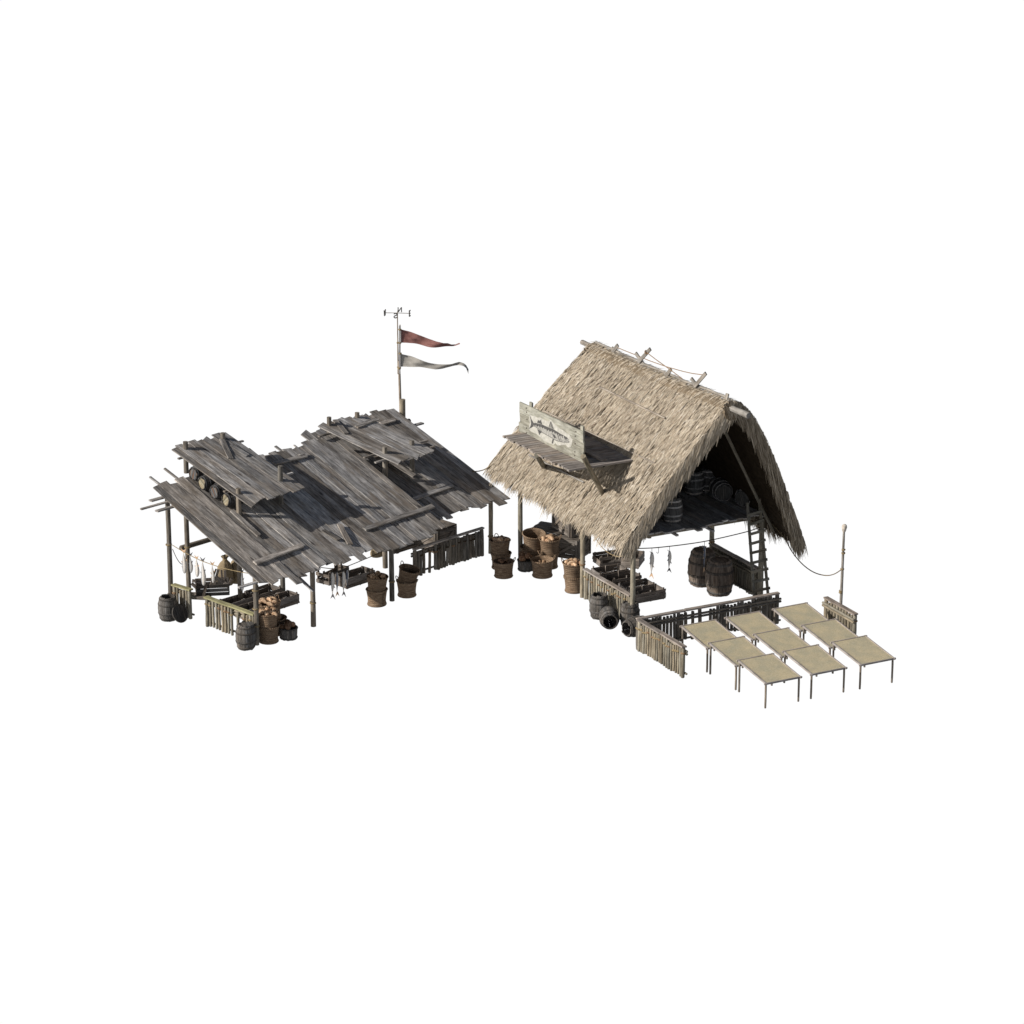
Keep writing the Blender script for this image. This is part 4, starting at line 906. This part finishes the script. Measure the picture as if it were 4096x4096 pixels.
# shed, corner post
P = at(1075, 2565.7); basket('lower basket of the stack beside the shed corner post', P, pr=bk_plain); basket('basket heaped with bread on top of the stack beside the shed corner post', P + np.array([-.03, 0, 0]), .43, rz=2.9)
loaves(P + UZ * .43, 8, 'golden bread loaf in the stacked basket beside the shed corner post', 'loaves in the corner post basket', z=.47, dome=.09, sc=1.15)
P = at(1104, 2533); basket('lower basket of the stack behind the corner basket stack', P, pr=bk_plain); basket('bread basket tilted on the stack in front of the slatted crates', P + np.array([-.14, 0, 0]), .47, rz=.9, tilt=((0, 1, 0), -.10), sc=1.06)
loaves(P + np.array([-.20, 0, .50]), 8, 'golden bread loaf in the tilted basket in front of the slatted crates', 'loaves in the tilted basket', z=.48, dome=.10, sc=1.15)
P = at(1154.7, 2553); inst(bucket, 'dark stave bucket of bread beside the shed basket stacks', 'bucket', P, rz=.3, scale=1.0); loaves(P, 6, 'brown shaded loaf in the dark bucket beside the shed basket stacks', 'loaves in the shed bucket', 'loafdark', r=.2, z=.33, dome=.14, sc=1.35)
# shed, between front posts
P = at(1507.8, 2417.7); basket('lower basket of the bread stack between the two front shed posts', P, pr=bk_plain); basket('basket with brown bread stacked between the two front shed posts', P, .43, rz=2.2, tilt=((0, 1, 0), .05))
loaves(P + UZ * .43, 7, 'brown loaf in the stacked basket between the two front shed posts', 'loaves in the shed front basket', 'loaf', z=.44, dome=.08, sc=1.1)
P = at(1628, 2381.7); basket('lower empty basket beside the dark fence', P, rz=2.7, sc=.98); basket('empty basket tipped over to one side on top of another', P + np.array([-.03, .03, 0]), .40, rz=2.4, tilt=((.35, 1, 0), .26))
# between shed and hut
P = at(2003.8, 2271); basket('lower dark basket of the stack behind the shaded shell basket', P, pr=bk_plain); basket('shaded bread basket on the stack beside the rear shed post', P + np.array([-.03, 0, 0]), .45, rz=1.9)
loaves(P + UZ * .45, 8, 'shaded brown loaf in the stacked basket beside the rear shed post', 'loaves in the shaded basket', 'loaf', z=.42, dome=.08, sc=1.15)
P = at(2014.3, 2305); basket('shaded basket of shells in front of the rear shed post', P, rz=.25, sc=1.0); loaves(P, 9, 'small dark shell in the shaded basket in front of the rear shed post', 'shells in the shaded basket', 'loafdark', r=.2, z=.40, dome=.12, sc=.8)
P = at(2123, 2248.5); basket('lower basket of the empty stack left of the plank crates', P, pr=bk_plain, sc=1.04); basket('wide empty basket tilted forward on the stack before the plank crates', P + np.array([.08, -.03, 0]), .46, rz=1.2, pr=bk_plain, sc=1.12, tilt=((1, .3, 0), .16))
P = at(2195, 2268); basket('dark coarse woven basket under the sunlit bread basket', P, rz=.35, sc=.98); basket('sunlit bread basket with ear handles stacked before the plank crates', P + np.array([.03, 0, 0]), .46, rz=.3)
loaves(P + np.array([.03, 0, .46]), 7, 'round golden loaf in the ear-handled basket before the plank crates', 'loaves in the ear-handled basket', 'loaf', z=.46, dome=.08, sc=1.15)
P = at(2104, 2279.5); inst(bucket, 'grey stave bucket of bread between the wicker baskets', 'bucket', P, rz=1.3); loaves(P, 6, 'brown loaf in the grey bucket between the wicker baskets', 'loaves in the grey bucket', 'loafdark', r=.2, z=.34, dome=.13, sc=1.35)
P = at(2169.4, 2303.3); basket('wide basket with a few shells standing alone in front', P, rz=.2, sc=1.08); loaves(P, 7, 'knobbly shell in the wide basket standing alone in front', 'shells in the wide basket', 'loaf', r=.16, z=.32, dome=.14, sc=.8)
P = at(2297, 2364); basket('lower sunlit basket beside the front hut post', P, pr=bk_plain); basket('sunlit basket heaped with bread beside the front hut post', P + np.array([-.04, 0, 0]), .45, rz=2.8)
loaves(P + UZ * .45, 8, 'sunlit golden loaf in the stacked basket beside the front hut post', 'loaves in the hut post basket', 'loaf', z=.45, dome=.10, sc=1.15)

# ================================================================ CRATES
cr = make_crate(1.02, .60, .38); cr_b = make_crate(1.02, .60, .38, miss=((0, 1), (3, 2))); cr_l = make_crate(1.15, .52, .36)
GC = 'open slatted crates'
def crate(pr, label, px, z, rz, sc=1.0, corner='lb', ly=.60, rot=None):
    P = at(*px, z); y = np.array([-math.sin(rz), math.cos(rz), 0])
    if corner == 'lb': P = P - y * ly
    P[2] = 0
    return inst(pr, label, 'crate', P, rz=rz, scale=sc, group=GC)
for px, lab, pr in (((2366.5, 2267), 'slatted crate at the back end of the row behind the pale fence', cr), ((2417.7, 2292), 'slatted crate second from the back behind the pale fence', cr_b), ((2473.6, 2326), 'slatted crate third from the back, beside the front hut post', cr), ((2512, 2347), 'slatted crate at the front end of the row beside the front hut post', cr)):
    crate(pr, lab, px, .40, FR.yaw)
crate(cr_b, 'slatted crate under the loft in front of the big plank crates', (2374, 2204), .40, FR.yaw - .1, ly=.60)
P = at(2486, 2272); inst(cr, 'slatted crate turned askew under the low thatch eave', 'crate', P, rz=R(-15), scale=(.56, 1.4, 1.05), group=GC)
crate(cr_l, 'long slatted crate behind the greenish-topped fence end', (874, 2398), .36, FL.yaw, ly=.52)
crate(cr_l, 'long slatted crate just behind the shed corner post fence', (937, 2425), .36, FL.yaw, ly=.52)
crate(cr_b, 'slatted crate farthest back under the shed beside the hanging burlap sack', (979.7, 2360), .38, FL.yaw)
crate(cr_l, 'slatted crate in the open behind the tilted bread basket', (1041.6, 2391.6), .36, FL.yaw, ly=.52)
P = at(1387.7, 2358); inst(cr_l, 'long slatted crate behind the four hanging hook fish', 'crate', P, rz=FL.yaw, scale=(1.05, 1.1, 1.1), group=GC)
P = at(1318, 2344.6); yw = R(-35); inst(cr_b, 'broken slatted crate behind the plain front shed post', 'crate', P - np.array([math.cos(yw), math.sin(yw), 0]) * .52, rz=yw, scale=(.5, 1.7, 1.1), group=GC)
# broken dark crate with loose slats sticking up
bc = thing('broken_crate', 'broken dark crate with loose slats sticking up behind the hanging fish', 'crate', at(*zA(1000, 1320)), R(8))
sub = MB(); w_, d_, h_ = 1.05, .72, .42
for (A, B) in (((0, 0), (w_, 0)), ((w_, 0), (w_, d_)), ((w_, d_), (0, d_)), ((0, d_), (0, 0))):
    mb = MB()
    for k in range(3): plank(mb, [*A, .14 + k * .125], [*B, .14 + k * .125 + rng.uniform(-.02, .02)], .11, .025, np.cross(nrm(np.array([B[0] - A[0], B[1] - A[1], 0.])), UZ), 1, jag=.02)
    mb.build('side_panel', M['barreldark'] if A[1] == 0 else M['crate'], bc)
for p0, p1, w in (((-.12, .1, .60), (.36, .0, .50), .10), ((-.14, .12, .5), (.30, .05, .06), .11), ((.22, -.05, .12), (.34, .0, .52), .09), ((.45, .2, .35), (.66, .2, .92), .05), ((.58, .3, .35), (.74, .32, .86), .08), ((.86, .4, .3), (.84, .42, .80), .06), ((.95, .4, .3), (.95, .42, .78), .08), ((1.0, .1, .3), (1.16, .1, .62), .08), ((.62, .2, .66), (1.0, .06, .38), .13)):
    mb = MB(); plank(mb, p0, p1, w, .03, np.array([.1, -1.0, .2])); mb.build('loose_slat', M['crate'], bc)
mb = MB(); plank(mb, [-.35, .25, .06], [.42, -.02, .06], .42, .10, UZ, 2); mb.build('base', M['bigcrate'], bc)
# big closed crates
GB = 'big plank crates with diagonal braces'
cA = make_bigcrate(1.0, 1.0, .72); cB = make_bigcrate(.92, 1.25, 1.0)
def bigc(pr, label, near, z, yaw, ly, sc=1.0, off=(0, 0)):
    y = R(yaw); P = at(*near, z); P[2] = z; P = P + np.array([math.cos(y), math.sin(y), 0]) * off[0] + np.array([-math.sin(y), math.cos(y), 0]) * off[1]
    return inst(pr, label, 'crate', P, rz=y, scale=sc, group=GB)
# crate origin is its near-left corner; near px is where that corner meets the surface below
yR = R(-28); P = at(2311, 2243) - np.array([math.cos(yR), math.sin(yR), 0]) * .85; P[2] = 0; inst(cA, 'dark plank crate on the ground at the right under the upper crate', 'crate', P, rz=yR, scale=(.85, .92, .97), group=GB)
Pp = at(2120.8, 2118, .72); yP = R(-27); Pp = Pp; Pp[2] = 0; inst(cA, 'dark plank crate on the ground behind the empty basket stack', 'crate', Pp, rz=yP, scale=(1.2, .95, .97), group=GB)
Pq = at(2282.3, 2150, .75); Pq[2] = .745; inst(cB, 'upper plank crate with diagonal brace resting on two others', 'crate', Pq, rz=FR.yaw, group=GB)
Ps = at(1745.9, 2216.9); inst(cA, 'pale plank crate behind the dark fence under the lower shed roof', 'crate', Ps, rz=FL.yaw, scale=(.92, 1.05, 1.12), group=GB)
Ps = at(1583, 2215); inst(cA, 'plank crate mostly hidden behind the right front shed post', 'crate', Ps, rz=FL.yaw, scale=(1.15, .9, .95), group=GB)

# ================================================================ SACKS
sk = make_sack()
inst(sk, 'plump tied burlap sack under the sloping roof edge', 'sack', at(*zA(1620, 1010)), rz=.5, scale=(.86, .86, 1.02), group='burlap sacks')
inst(sk, 'burlap sack in shade behind the plump one', 'sack', at(*zA(1800, 985)) + np.array([.05, .15, 0]), rz=2.1, scale=(.8, .8, .92), group='burlap sacks')
inst(sk, 'burlap sack lying mostly hidden beneath the long roof edge', 'sack', at(1512, 2222), rz=1.1, scale=(.95, .8, .6), group='burlap sacks')

# ================================================================ ROPES AND FISH
def rope(name, label, pts, r=.012, mat='rope', cat='rope'):
    mb = MB(); pts = [np.array(p) for p in pts]; c = pts[0].copy(); tube(mb, [p - c for p in pts], r, 6); o = mb.build(name, M[mat]); o.location = Vector(c); tag(o, label, cat); return o
def curve(pts, n=6):
    out = []; P = [np.array(p, float) for p in pts]
    for i in range(len(P) - 1):
        a, b, c, d = P[max(i - 1, 0)], P[i], P[i + 1], P[min(i + 2, len(P) - 1)]
        for k in range(n): t = k / n; out.append(.5 * (2 * b + (c - a) * t + (2 * a - 5 * b + 4 * c - d) * t * t + (3 * b - a - 3 * c + d) * t ** 3))
    return out + [P[-1]]
lineL = lambda px: onpl(*px, FL.W(-.0, 0, 0), FL.u)
rope('fish_line', 'straw rope strung with fish between the two end posts of the shed', curve([lineL(p) for p in (zA(480, 162), zA(725, 310), zA(1000, 452), zA(1140, 512), zA(1340, 585), zA(1560, 655), zB(0, 125), zB(250, 180), zB(440, 215), zB(560, 232))]))
GF = 'fish hung by the tail'
for px, L, w, mt, fn, lab, tw in ((zA(725, 318), .70, .165, 'fish', 'fin_p', 'fat silver fish hung by its tail nearest the end post', .15), (zA(868, 385), .58, .115, 'fish', 'fin_d', 'slim pale fish hung in front of the second post', .5), (zA(1000, 455), .605, .16, 'fish', 'fin_p', 'mottled fish with a forked tan tail, third on the straw rope', -.15), (zA(1132, 512), .80, .17, 'fish', 'fin_d', 'longest fish on the straw rope, with a dark forked tail', .1), (zA(1340, 585), .60, .115, 'fish', 'fin_p', 'small slim fish hung over the broken crate', .2), (zB(345, 205), .60, .095, 'fish', 'fin_d', 'thin pale fish hung beside the inner shed post', .9)):
    f = make_fish(L, w, 'tail', mt, fn); P = lineL(px); f.location = Vector(P); f.rotation_euler = (0, 0, tw - .5); tag(f, lab, 'fish', GF)
lineF = lambda px: onpl(*px, FL.W(0, .0, 0), FL.v)
rope('fish_line', 'dark rope sagging under the roof edge between two front shed posts', curve([lineF(p) for p in (zH(40, 560), zH(250, 590), zH(390, 600), zH(600, 572), zH(700, 545), zH(900, 465), zH(1200, 338), zH(1490, 198))]), .013, 'darkrope')
def hook(P, L, label):
    mb = MB(); pts = [np.array([0, 0, .01]), np.array([0, 0, -L * .45])] + [np.array([-.028 + .028 * math.cos(a), 0, -L * .85 + .028 * math.sin(a)]) for a in np.linspace(0, -3.6, 8)]
    tube(mb, pts, .0085, 6); o = mb.build('iron_hook', M['iron']); o.location = Vector(P); return tag(o, label, 'hook', 'iron fish hooks')
GH = 'fish hung head up on iron hooks'
for px, L, w, mt, fn, lab, tw, hl in ((zH(383, 605), .86, .135, 'fish', 'fin_d', 'longest hook fish, dark tailed, nearest the plain shed post', .2, .13), (zH(472, 600), .78, .095, 'fishblue', 'fin_p', 'slim blue-backed hook fish with a tan tail', .6, .13), (zH(597, 580), .82, .12, 'fish', 'fin_d', 'pale hook fish with a dark tail in front of the long crate', .1, .13), (zH(668, 555), .58, .10, 'fishblue', 'fin_d', 'short blue fish farthest along the sagging shed rope', .8, .13)):
    P = lineF(px); hook(P, hl, 'hook on the dark shed rope, above the ' + lab.split(' hook fish')[0].split(' fish')[0] + ' fish'); f = make_fish(L, w, 'head', mt, fn); f.location = Vector(P - UZ * hl * .92); f.rotation_euler = (0, 0, tw - .5 * (mt == 'fish')); tag(f, lab, 'fish', GH)
lineH = lambda px: onpl(*px, FR.W(0, 3.12, 0), FR.v)
rope('fish_line', 'dark rope carrying three fish across the front of the hut', curve([lineH(p) for p in (q4(110, 947), q4(345, 940), q4(575, 918), q4(800, 890), q4(1025, 855), q4(1300, 796), q4(1580, 727), q4(1740, 674))]), .016, 'darkrope')
for px, L, w, mt, fn, lab, tw, hl in ((q4(347, 940), .84, .145, 'fish', 'fin_p', 'large silver fish with a tan tail hung beside the hut post', -.1, .14), (q4(575, 918), .70, .11, 'fish', 'fin_d', 'smaller silver fish hung in the clear middle of the hut front', .2, .15), (q4(1025, 855), .86, .09, 'fishblue', 'fin_p', 'dark blue fish hung in front of the two big barrels', 1.1, .15)):
    P = lineH(px); hook(P, hl, 'hook at the hut front holding the ' + ' '.join(lab.split()[:3])); f = make_fish(L, w, 'head', mt, fn); f.location = Vector(P - UZ * hl * .92); f.rotation_euler = (0, 0, tw - .5 * (mt == 'fish')); tag(f, lab, 'fish', GH)
hook(lineH(q4(433, 930)), .20, 'bare iron hook between two silver fish at the hut front')
L1w, P2w = FL.W(-.03, -4.12, 0), at(757, 2400); dn = nrm(np.cross(P2w - L1w, UZ))
rope('hanging_rope', 'dark rope looped between the two end posts behind the first fish', curve([onpl(*zA(*p), L1w + np.array([.03, .03, 0]), dn) for p in ((485, 250), (560, 420), (630, 530), (690, 572), (740, 540), (790, 420), (820, 235))]), .012, 'darkrope')
P0 = FL.W(11.35, -3.75, ZB(-3.75) - .03); P1 = FR.W(-.45, -5.55, 2.95); rope('tie_rope', 'slack rope tied from the shed roof across to the thatch', [P0 + (P1 - P0) * t - UZ * .42 * (4 * t * (1 - t)) * (.9 + .3 * t) for t in np.linspace(0, 1, 15)], .019, 'brownrope')
rope('loop_rope', 'straw rope looped below the thatch between two hut posts', curve([onpl(*q3(*p), FR.W(-.08, 0, 0), FR.u) for p in ((415, 470), (470, 560), (540, 640), (620, 695), (700, 728), (760, 725), (812, 704), (900, 640))]), .014, 'rope')

# ================================================================ MOORING POLE, LADDER, FLAG MAST
mp = at(3361, 2474); mpole = thing('mooring_pole', 'slender pale pole with a pale wrapped tip behind the short fence', 'pole', mp)
def onm(px): P = onpl(*px, mp, [0, -1, 0]); return P - mp
mb = MB(); pole(mb, (0, 0, 0), onm(q5(1590, 345)), .055, .038, 10, 9, .006, 0, None, False); mb.build('shaft', M['palepole'], mpole)
mb = MB(); t0, t1 = onm(q5(1589, 352)), onm(q5(1597, 266)); tube(mb, [t0 + (t1 - t0) * k for k in (0, .12, .4, .62, .85, .97, 1)], [.045, .06, .075, .088, .075, .045, .01], 10, .5); mb.build('tip', M['cloth'], mpole)
mb = MB()
for p in ((1584, 548), (1582, 586), (1570, 762), (1555, 1005), (1553, 1020)): binding(mb, onm(q5(*p)), .046, onm(q5(1590, 345)), 2)
mb.build('rope_binding', M['rope'], mpole)
hr = FR.W(5.35, 2.7, ZD - .25); pts = [hr] + [onpl(*q5(*p), mp + (hr - mp) * (1 - k), nrm(np.cross(hr - mp, UZ))) for p, k in (((930, 415), .3), ((1000, 545), .4), ((1085, 660), .5), ((1180, 750), .6), ((1280, 808), .72), ((1390, 833), .82), ((1480, 818), .9), ((1566, 765), 1.))]
rope('tie_rope', 'slack rope from the hut floor to the slender pole', curve(pts), .017, 'brownrope')
lb = at(3079, 2452); lad = thing('wooden_ladder', 'narrow wooden ladder leaning against the loft floor', 'ladder', lb, FR.yaw)
def lloc(P): d = np.array(P) - lb; return np.array([d @ FR.u, -(d @ FR.v), d[2]])
rt = lloc(onpl(*q4(1728, 308), lb, FR.u)); wd = .53; lt = rt + np.array([-wd * .82, 0, -.06])
for p0, p1 in (((0, 0, 0), rt), ((-wd, 0, 0), lt)): mb = MB(); plank(mb, p0, p1, .075, .06, np.array([0, -1.0, .2]), 4, wv=.003); mb.build('rail', M['ladder'], lad)
for k in range(11):
    t = .05 + .845 * k / 10; a = np.array([-wd, 0, 0]) * (1 - t) + lt * t; b = rt * t; e = nrm(b - a) * .07; mb = MB(); plank(mb, a - e + np.array([0, -.04, rng.uniform(-.01, .01)]), b + e + np.array([0, -.04, rng.uniform(-.01, .01)]), .085, .035, np.array([0, -1.0, .2]), 2); mb.build('rung', M['ladder'], lad)

mbp = FL.W(11.9, -6.15, 0); mast = thing('flag_mast', 'tall thin mast flying two ragged pennants below a compass weather vane', 'mast', mbp)
def onf(px, dy=0.0): P = onpl(*px, mbp + np.array([0, dy, 0]), [0, -1, 0]); return P - mbp
t_ = onf(zW(470, 1340)); b_ = onf(zW(492, 1930)); d_ = (b_ - t_) / abs(b_[2] - t_[2]); mb = MB(); pole(mb, t_ + d_ * t_[2], t_ - d_ * .3, .06, .042, 8, 8, .01); mb.build('shaft', M['mast'], mast)
mb = MB(); p0, p1 = onf(zW(475, 1420), -.06), onf(zW(481, 500), -.06); plank(mb, p0, p1, .062, .05, np.array([0, -1.0, 0]), 4); plank(mb, p1, p1 + UZ * .05, .062, .05, np.array([0, -1.0, 0]), 1, w1=.01); mb.build('flag_staff', M['deck'], mast)
vane = MB(); hub = onf(zW(433, 250)); pole(vane, onf(zW(447, 1430)), hub + UZ * .04, .026, .019, 8, 7, .004); hubz = hub
tube(vane, [onf(zW(200, 247)), hub], .012, 6); tube(vane, [hub, onf(zW(668, 258))], .012, 6)
arm = .36; Nn, Ss = hub + np.array([.0, arm, .0]), hub - np.array([.0, arm, .0]); tube(vane, [Ss, Nn], .012, 6); vane.build('weather_vane', M['mast'], mast)
vo = [o for o in bpy.data.objects if o.name.startswith('weather_vane')][0]
def letter(strokes, c, right, name='compass_letter', w=.032, t=.03):
    m2 = MB(); right = nrm(right); fwd = np.cross(right, UZ)
    for s in strokes:
        for (x0, z0), (x1, z1_) in zip(s[:-1], s[1:]): plank(m2, c + right * x0 + UZ * z0, c + right * x1 + UZ * z1_, w, t + rng.uniform(0, .002), fwd)
    m2.build(name, M['iron'], vo)
X = np.array([1.0, 0, 0]); Y = np.array([0, 1.0, 0])
# N and S face the far side, so from here they read mirrored; E and W are seen edge-on
letter([[(-.058, -.085), (-.058, .085), ], [(.058, -.085), (.058, .085)], [(-.052, -.075), (.052, .075)]], Nn + np.array([.07, 0, .02]) + UZ * 0, X)
letter([[(-.05, .05), (-.02, .078), (.025, .078), (.052, .05), (.045, .02), (-.04, -.02), (-.052, -.05), (-.025, -.08), (.025, -.08), (.055, -.055)][::1]], Ss + np.array([-.055, 0, .0]), X)
letter([[(-.05, -.1), (-.05, .1)], [(-.05, .09), (.06, .09)], [(-.05, 0), (.04, 0)], [(-.05, -.09), (.06, -.09)]], onf(zW(672, 258)), nrm(X * .25 + Y), w=.036)
letter([[(-.09, .1), (-.05, -.1), (0, .05), (.05, -.1), (.09, .1)]], onf(zW(190, 245)), nrm(X * .2 + Y), w=.036)
def flag(name, top, bot, mat, ph):
    xs = np.linspace(top[0][0], top[-1][0], 30); tz = np.interp(xs, [p[0] for p in top], [p[1] for p in top]); bz = np.interp(xs, [p[0] for p in bot], [p[1] for p in bot]); n = 7; V = []; G = []
    for side in (0, 1):
        for i, x in enumerate(xs):
            for j in range(n):
                k = j / (n - 1); q = i / 29; P = onf(zW(x, tz[i] + (bz[i] - tz[i]) * k), -.06); P = P + Y * (.085 * math.sin(q * 7.5 + ph + k * .9) * min(1, q * 3) + .05 * math.sin(q * 15 + k * 3) * min(1, q * 4) + .006 * side)
                V.append(P); G.append([q * 2, k, 0])
    m = 30 * n; F = []; ix = lambda s, i, j: s * m + i * n + j
    for i in range(29):
        for j in range(n - 1): F.append([ix(0, i, j), ix(0, i, j + 1), ix(0, i + 1, j + 1), ix(0, i + 1, j)]); F.append([ix(1, i, j), ix(1, i + 1, j), ix(1, i + 1, j + 1), ix(1, i, j + 1)])
        for j in (0, n - 1): F.append([ix(0, i, j), ix(0, i + 1, j), ix(1, i + 1, j), ix(1, i, j)])
    for i in (0, 29):
        for j in range(n - 1): F.append([ix(0, i, j), ix(1, i, j), ix(1, i, j + 1), ix(0, i, j + 1)])
    fm = MB(); fm.add(V, F, G, .5, 0, True); return fm.build(name, M[mat], mast)
f1 = flag('pennant', [(500, 565), (560, 585), (650, 612), (750, 645), (900, 692), (1050, 752), (1190, 793), (1250, 800), (1330, 820), (1400, 826), (1480, 868), (1560, 875), (1600, 856), (1640, 845)], [(500, 825), (620, 828), (750, 840), (900, 870), (1000, 888), (1150, 905), (1280, 912), (1400, 908), (1500, 903), (1560, 887), (1600, 870), (1640, 856)], 'redflag', 0.2)
f1['label'] = 'faded red upper pennant'
f2 = flag('pennant', [(494, 1038), (560, 1060), (700, 1092), (900, 1150), (1070, 1210), (1200, 1238), (1300, 1243), (1480, 1240), (1560, 1222), (1620, 1210), (1700, 1232), (1750, 1262), (1790, 1310), (1806, 1350)], [(494, 1288), (700, 1288), (880, 1290), (1050, 1315), (1180, 1335), (1320, 1332), (1440, 1312), (1560, 1278), (1640, 1262), (1700, 1268), (1750, 1290), (1785, 1345), (1806, 1420)], 'greyflag', 1.4)
f2['label'] = 'grey lower pennant with a curled tail'
mb = MB()
for p in ((480, 570), (482, 825), (487, 1032), (475, 1308), (470, 1320)): binding(mb, onf(zW(*p), -.06), .036, UZ, 2)
for p in ((440, 826), (448, 1298)): binding(mb, onf(zW(*p)), .025, UZ, 2)
mb.build('rope_binding', M['rope'], mast)

# ================================================================ LIGHT, WORLD, CAMERA
az, el = R(-160), R(28.2)
sd = np.array([math.cos(az) * math.cos(el), math.sin(az) * math.cos(el), math.sin(el)])
sun = bpy.data.lights.new('sun', 'SUN'); sun.energy = 5.0; sun.angle = R(.5); sun.color = (1.0, .945, .87)
so = bpy.data.objects.new('sun', sun); COL.objects.link(so); so.rotation_euler = Vector(sd).to_track_quat('Z', 'Y').to_euler(); so.location = (-30, -10, 30)
w = bpy.data.worlds.new('World'); SC.world = w; w.use_nodes = True; t = w.node_tree; t.nodes.clear()
N = t.nodes.new; Lk = t.links.new
out = N('ShaderNodeOutputWorld'); sky = N('ShaderNodeTexSky'); sky.sky_type = 'NISHITA'; sky.sun_disc = False; sky.sun_elevation = el; sky.sun_rotation = math.atan2(sd[0], sd[1]); sky.altitude = 50; sky.dust_density = 2.5
bsky = N('ShaderNodeBackground'); bsky.inputs[1].default_value = .05; Lk(sky.outputs[0], bsky.inputs[0])
# the photograph's white surroundings: a bright white backdrop beyond the yard, below the horizon
bw = N('ShaderNodeBackground'); bw.inputs[0].default_value = (1, 1, 1, 1); bw.inputs[1].default_value = 1.02
tc = N('ShaderNodeTexCoord'); sx = N('ShaderNodeSeparateXYZ'); Lk(tc.outputs['Generated'], sx.inputs[0])
def mr(sock, a, b):
    m = N('ShaderNodeMapRange'); m.interpolation_type = 'SMOOTHSTEP'; Lk(sock, m.inputs[0]); m.inputs[1].default_value = a; m.inputs[2].default_value = b; return m.outputs[0]
def mul(a, b): m = N('ShaderNodeMath'); m.operation = 'MULTIPLY'; Lk(a, m.inputs[0]); Lk(b, m.inputs[1]); return m.outputs[0]
f = mul(mul(mr(sx.outputs[1], .52, .72), mr(sx.outputs[2], .06, .0)), mr(sx.outputs[2], -.85, -.62))
mx = N('ShaderNodeMixShader'); 
bg = N('ShaderNodeBackground'); bg.inputs[0].default_value = (1.0, .97, .95, 1); bg.inputs[1].default_value = .26      # fill light added from below, standing in for ground bounce
mg = N('ShaderNodeMixShader'); bh = N('ShaderNodeBackground'); bh.inputs[0].default_value = (.93, .96, 1.0, 1); bh.inputs[1].default_value = 1.3      # low sky band added as fill for the loft and unlit fronts
mh = N('ShaderNodeMixShader'); Lk(mr(sx.outputs[2], .36, .04), mh.inputs[0]); Lk(bsky.outputs[0], mh.inputs[1]); Lk(bh.outputs[0], mh.inputs[2])
Lk(mr(sx.outputs[2], .03, -.05), mg.inputs[0]); Lk(mh.outputs[0], mg.inputs[1]); Lk(bg.outputs[0], mg.inputs[2])
Lk(f, mx.inputs[0]); Lk(mg.outputs[0], mx.inputs[1]); Lk(bw.outputs[0], mx.inputs[2]); Lk(mx.outputs[0], out.inputs[0])
cam = bpy.data.cameras.new('camera'); co = bpy.data.objects.new('camera', cam); COL.objects.link(co); SC.camera = co
cam.sensor_width = 36; cam.lens = 36 * FPX / 4096; cam.clip_start = 1; cam.clip_end = 1000; co.location = Vector(CAM); co.rotation_euler = (math.pi / 2 - TH, 0, 0)
vs = SC.view_settings; vs.view_transform = 'Standard'; vs.look = 'None'; vs.exposure = 0; vs.gamma = 1; vs.use_curve_mapping = False
SC.render.film_transparent = False
SC.cycles.max_bounces = 6
# leave no unused prototype lying about
for o in [o for o in bpy.data.objects if o.get('label') == 'x']:
    for c in [x for x in bpy.data.objects if x.parent == o]: bpy.data.objects.remove(c)
    bpy.data.objects.remove(o)
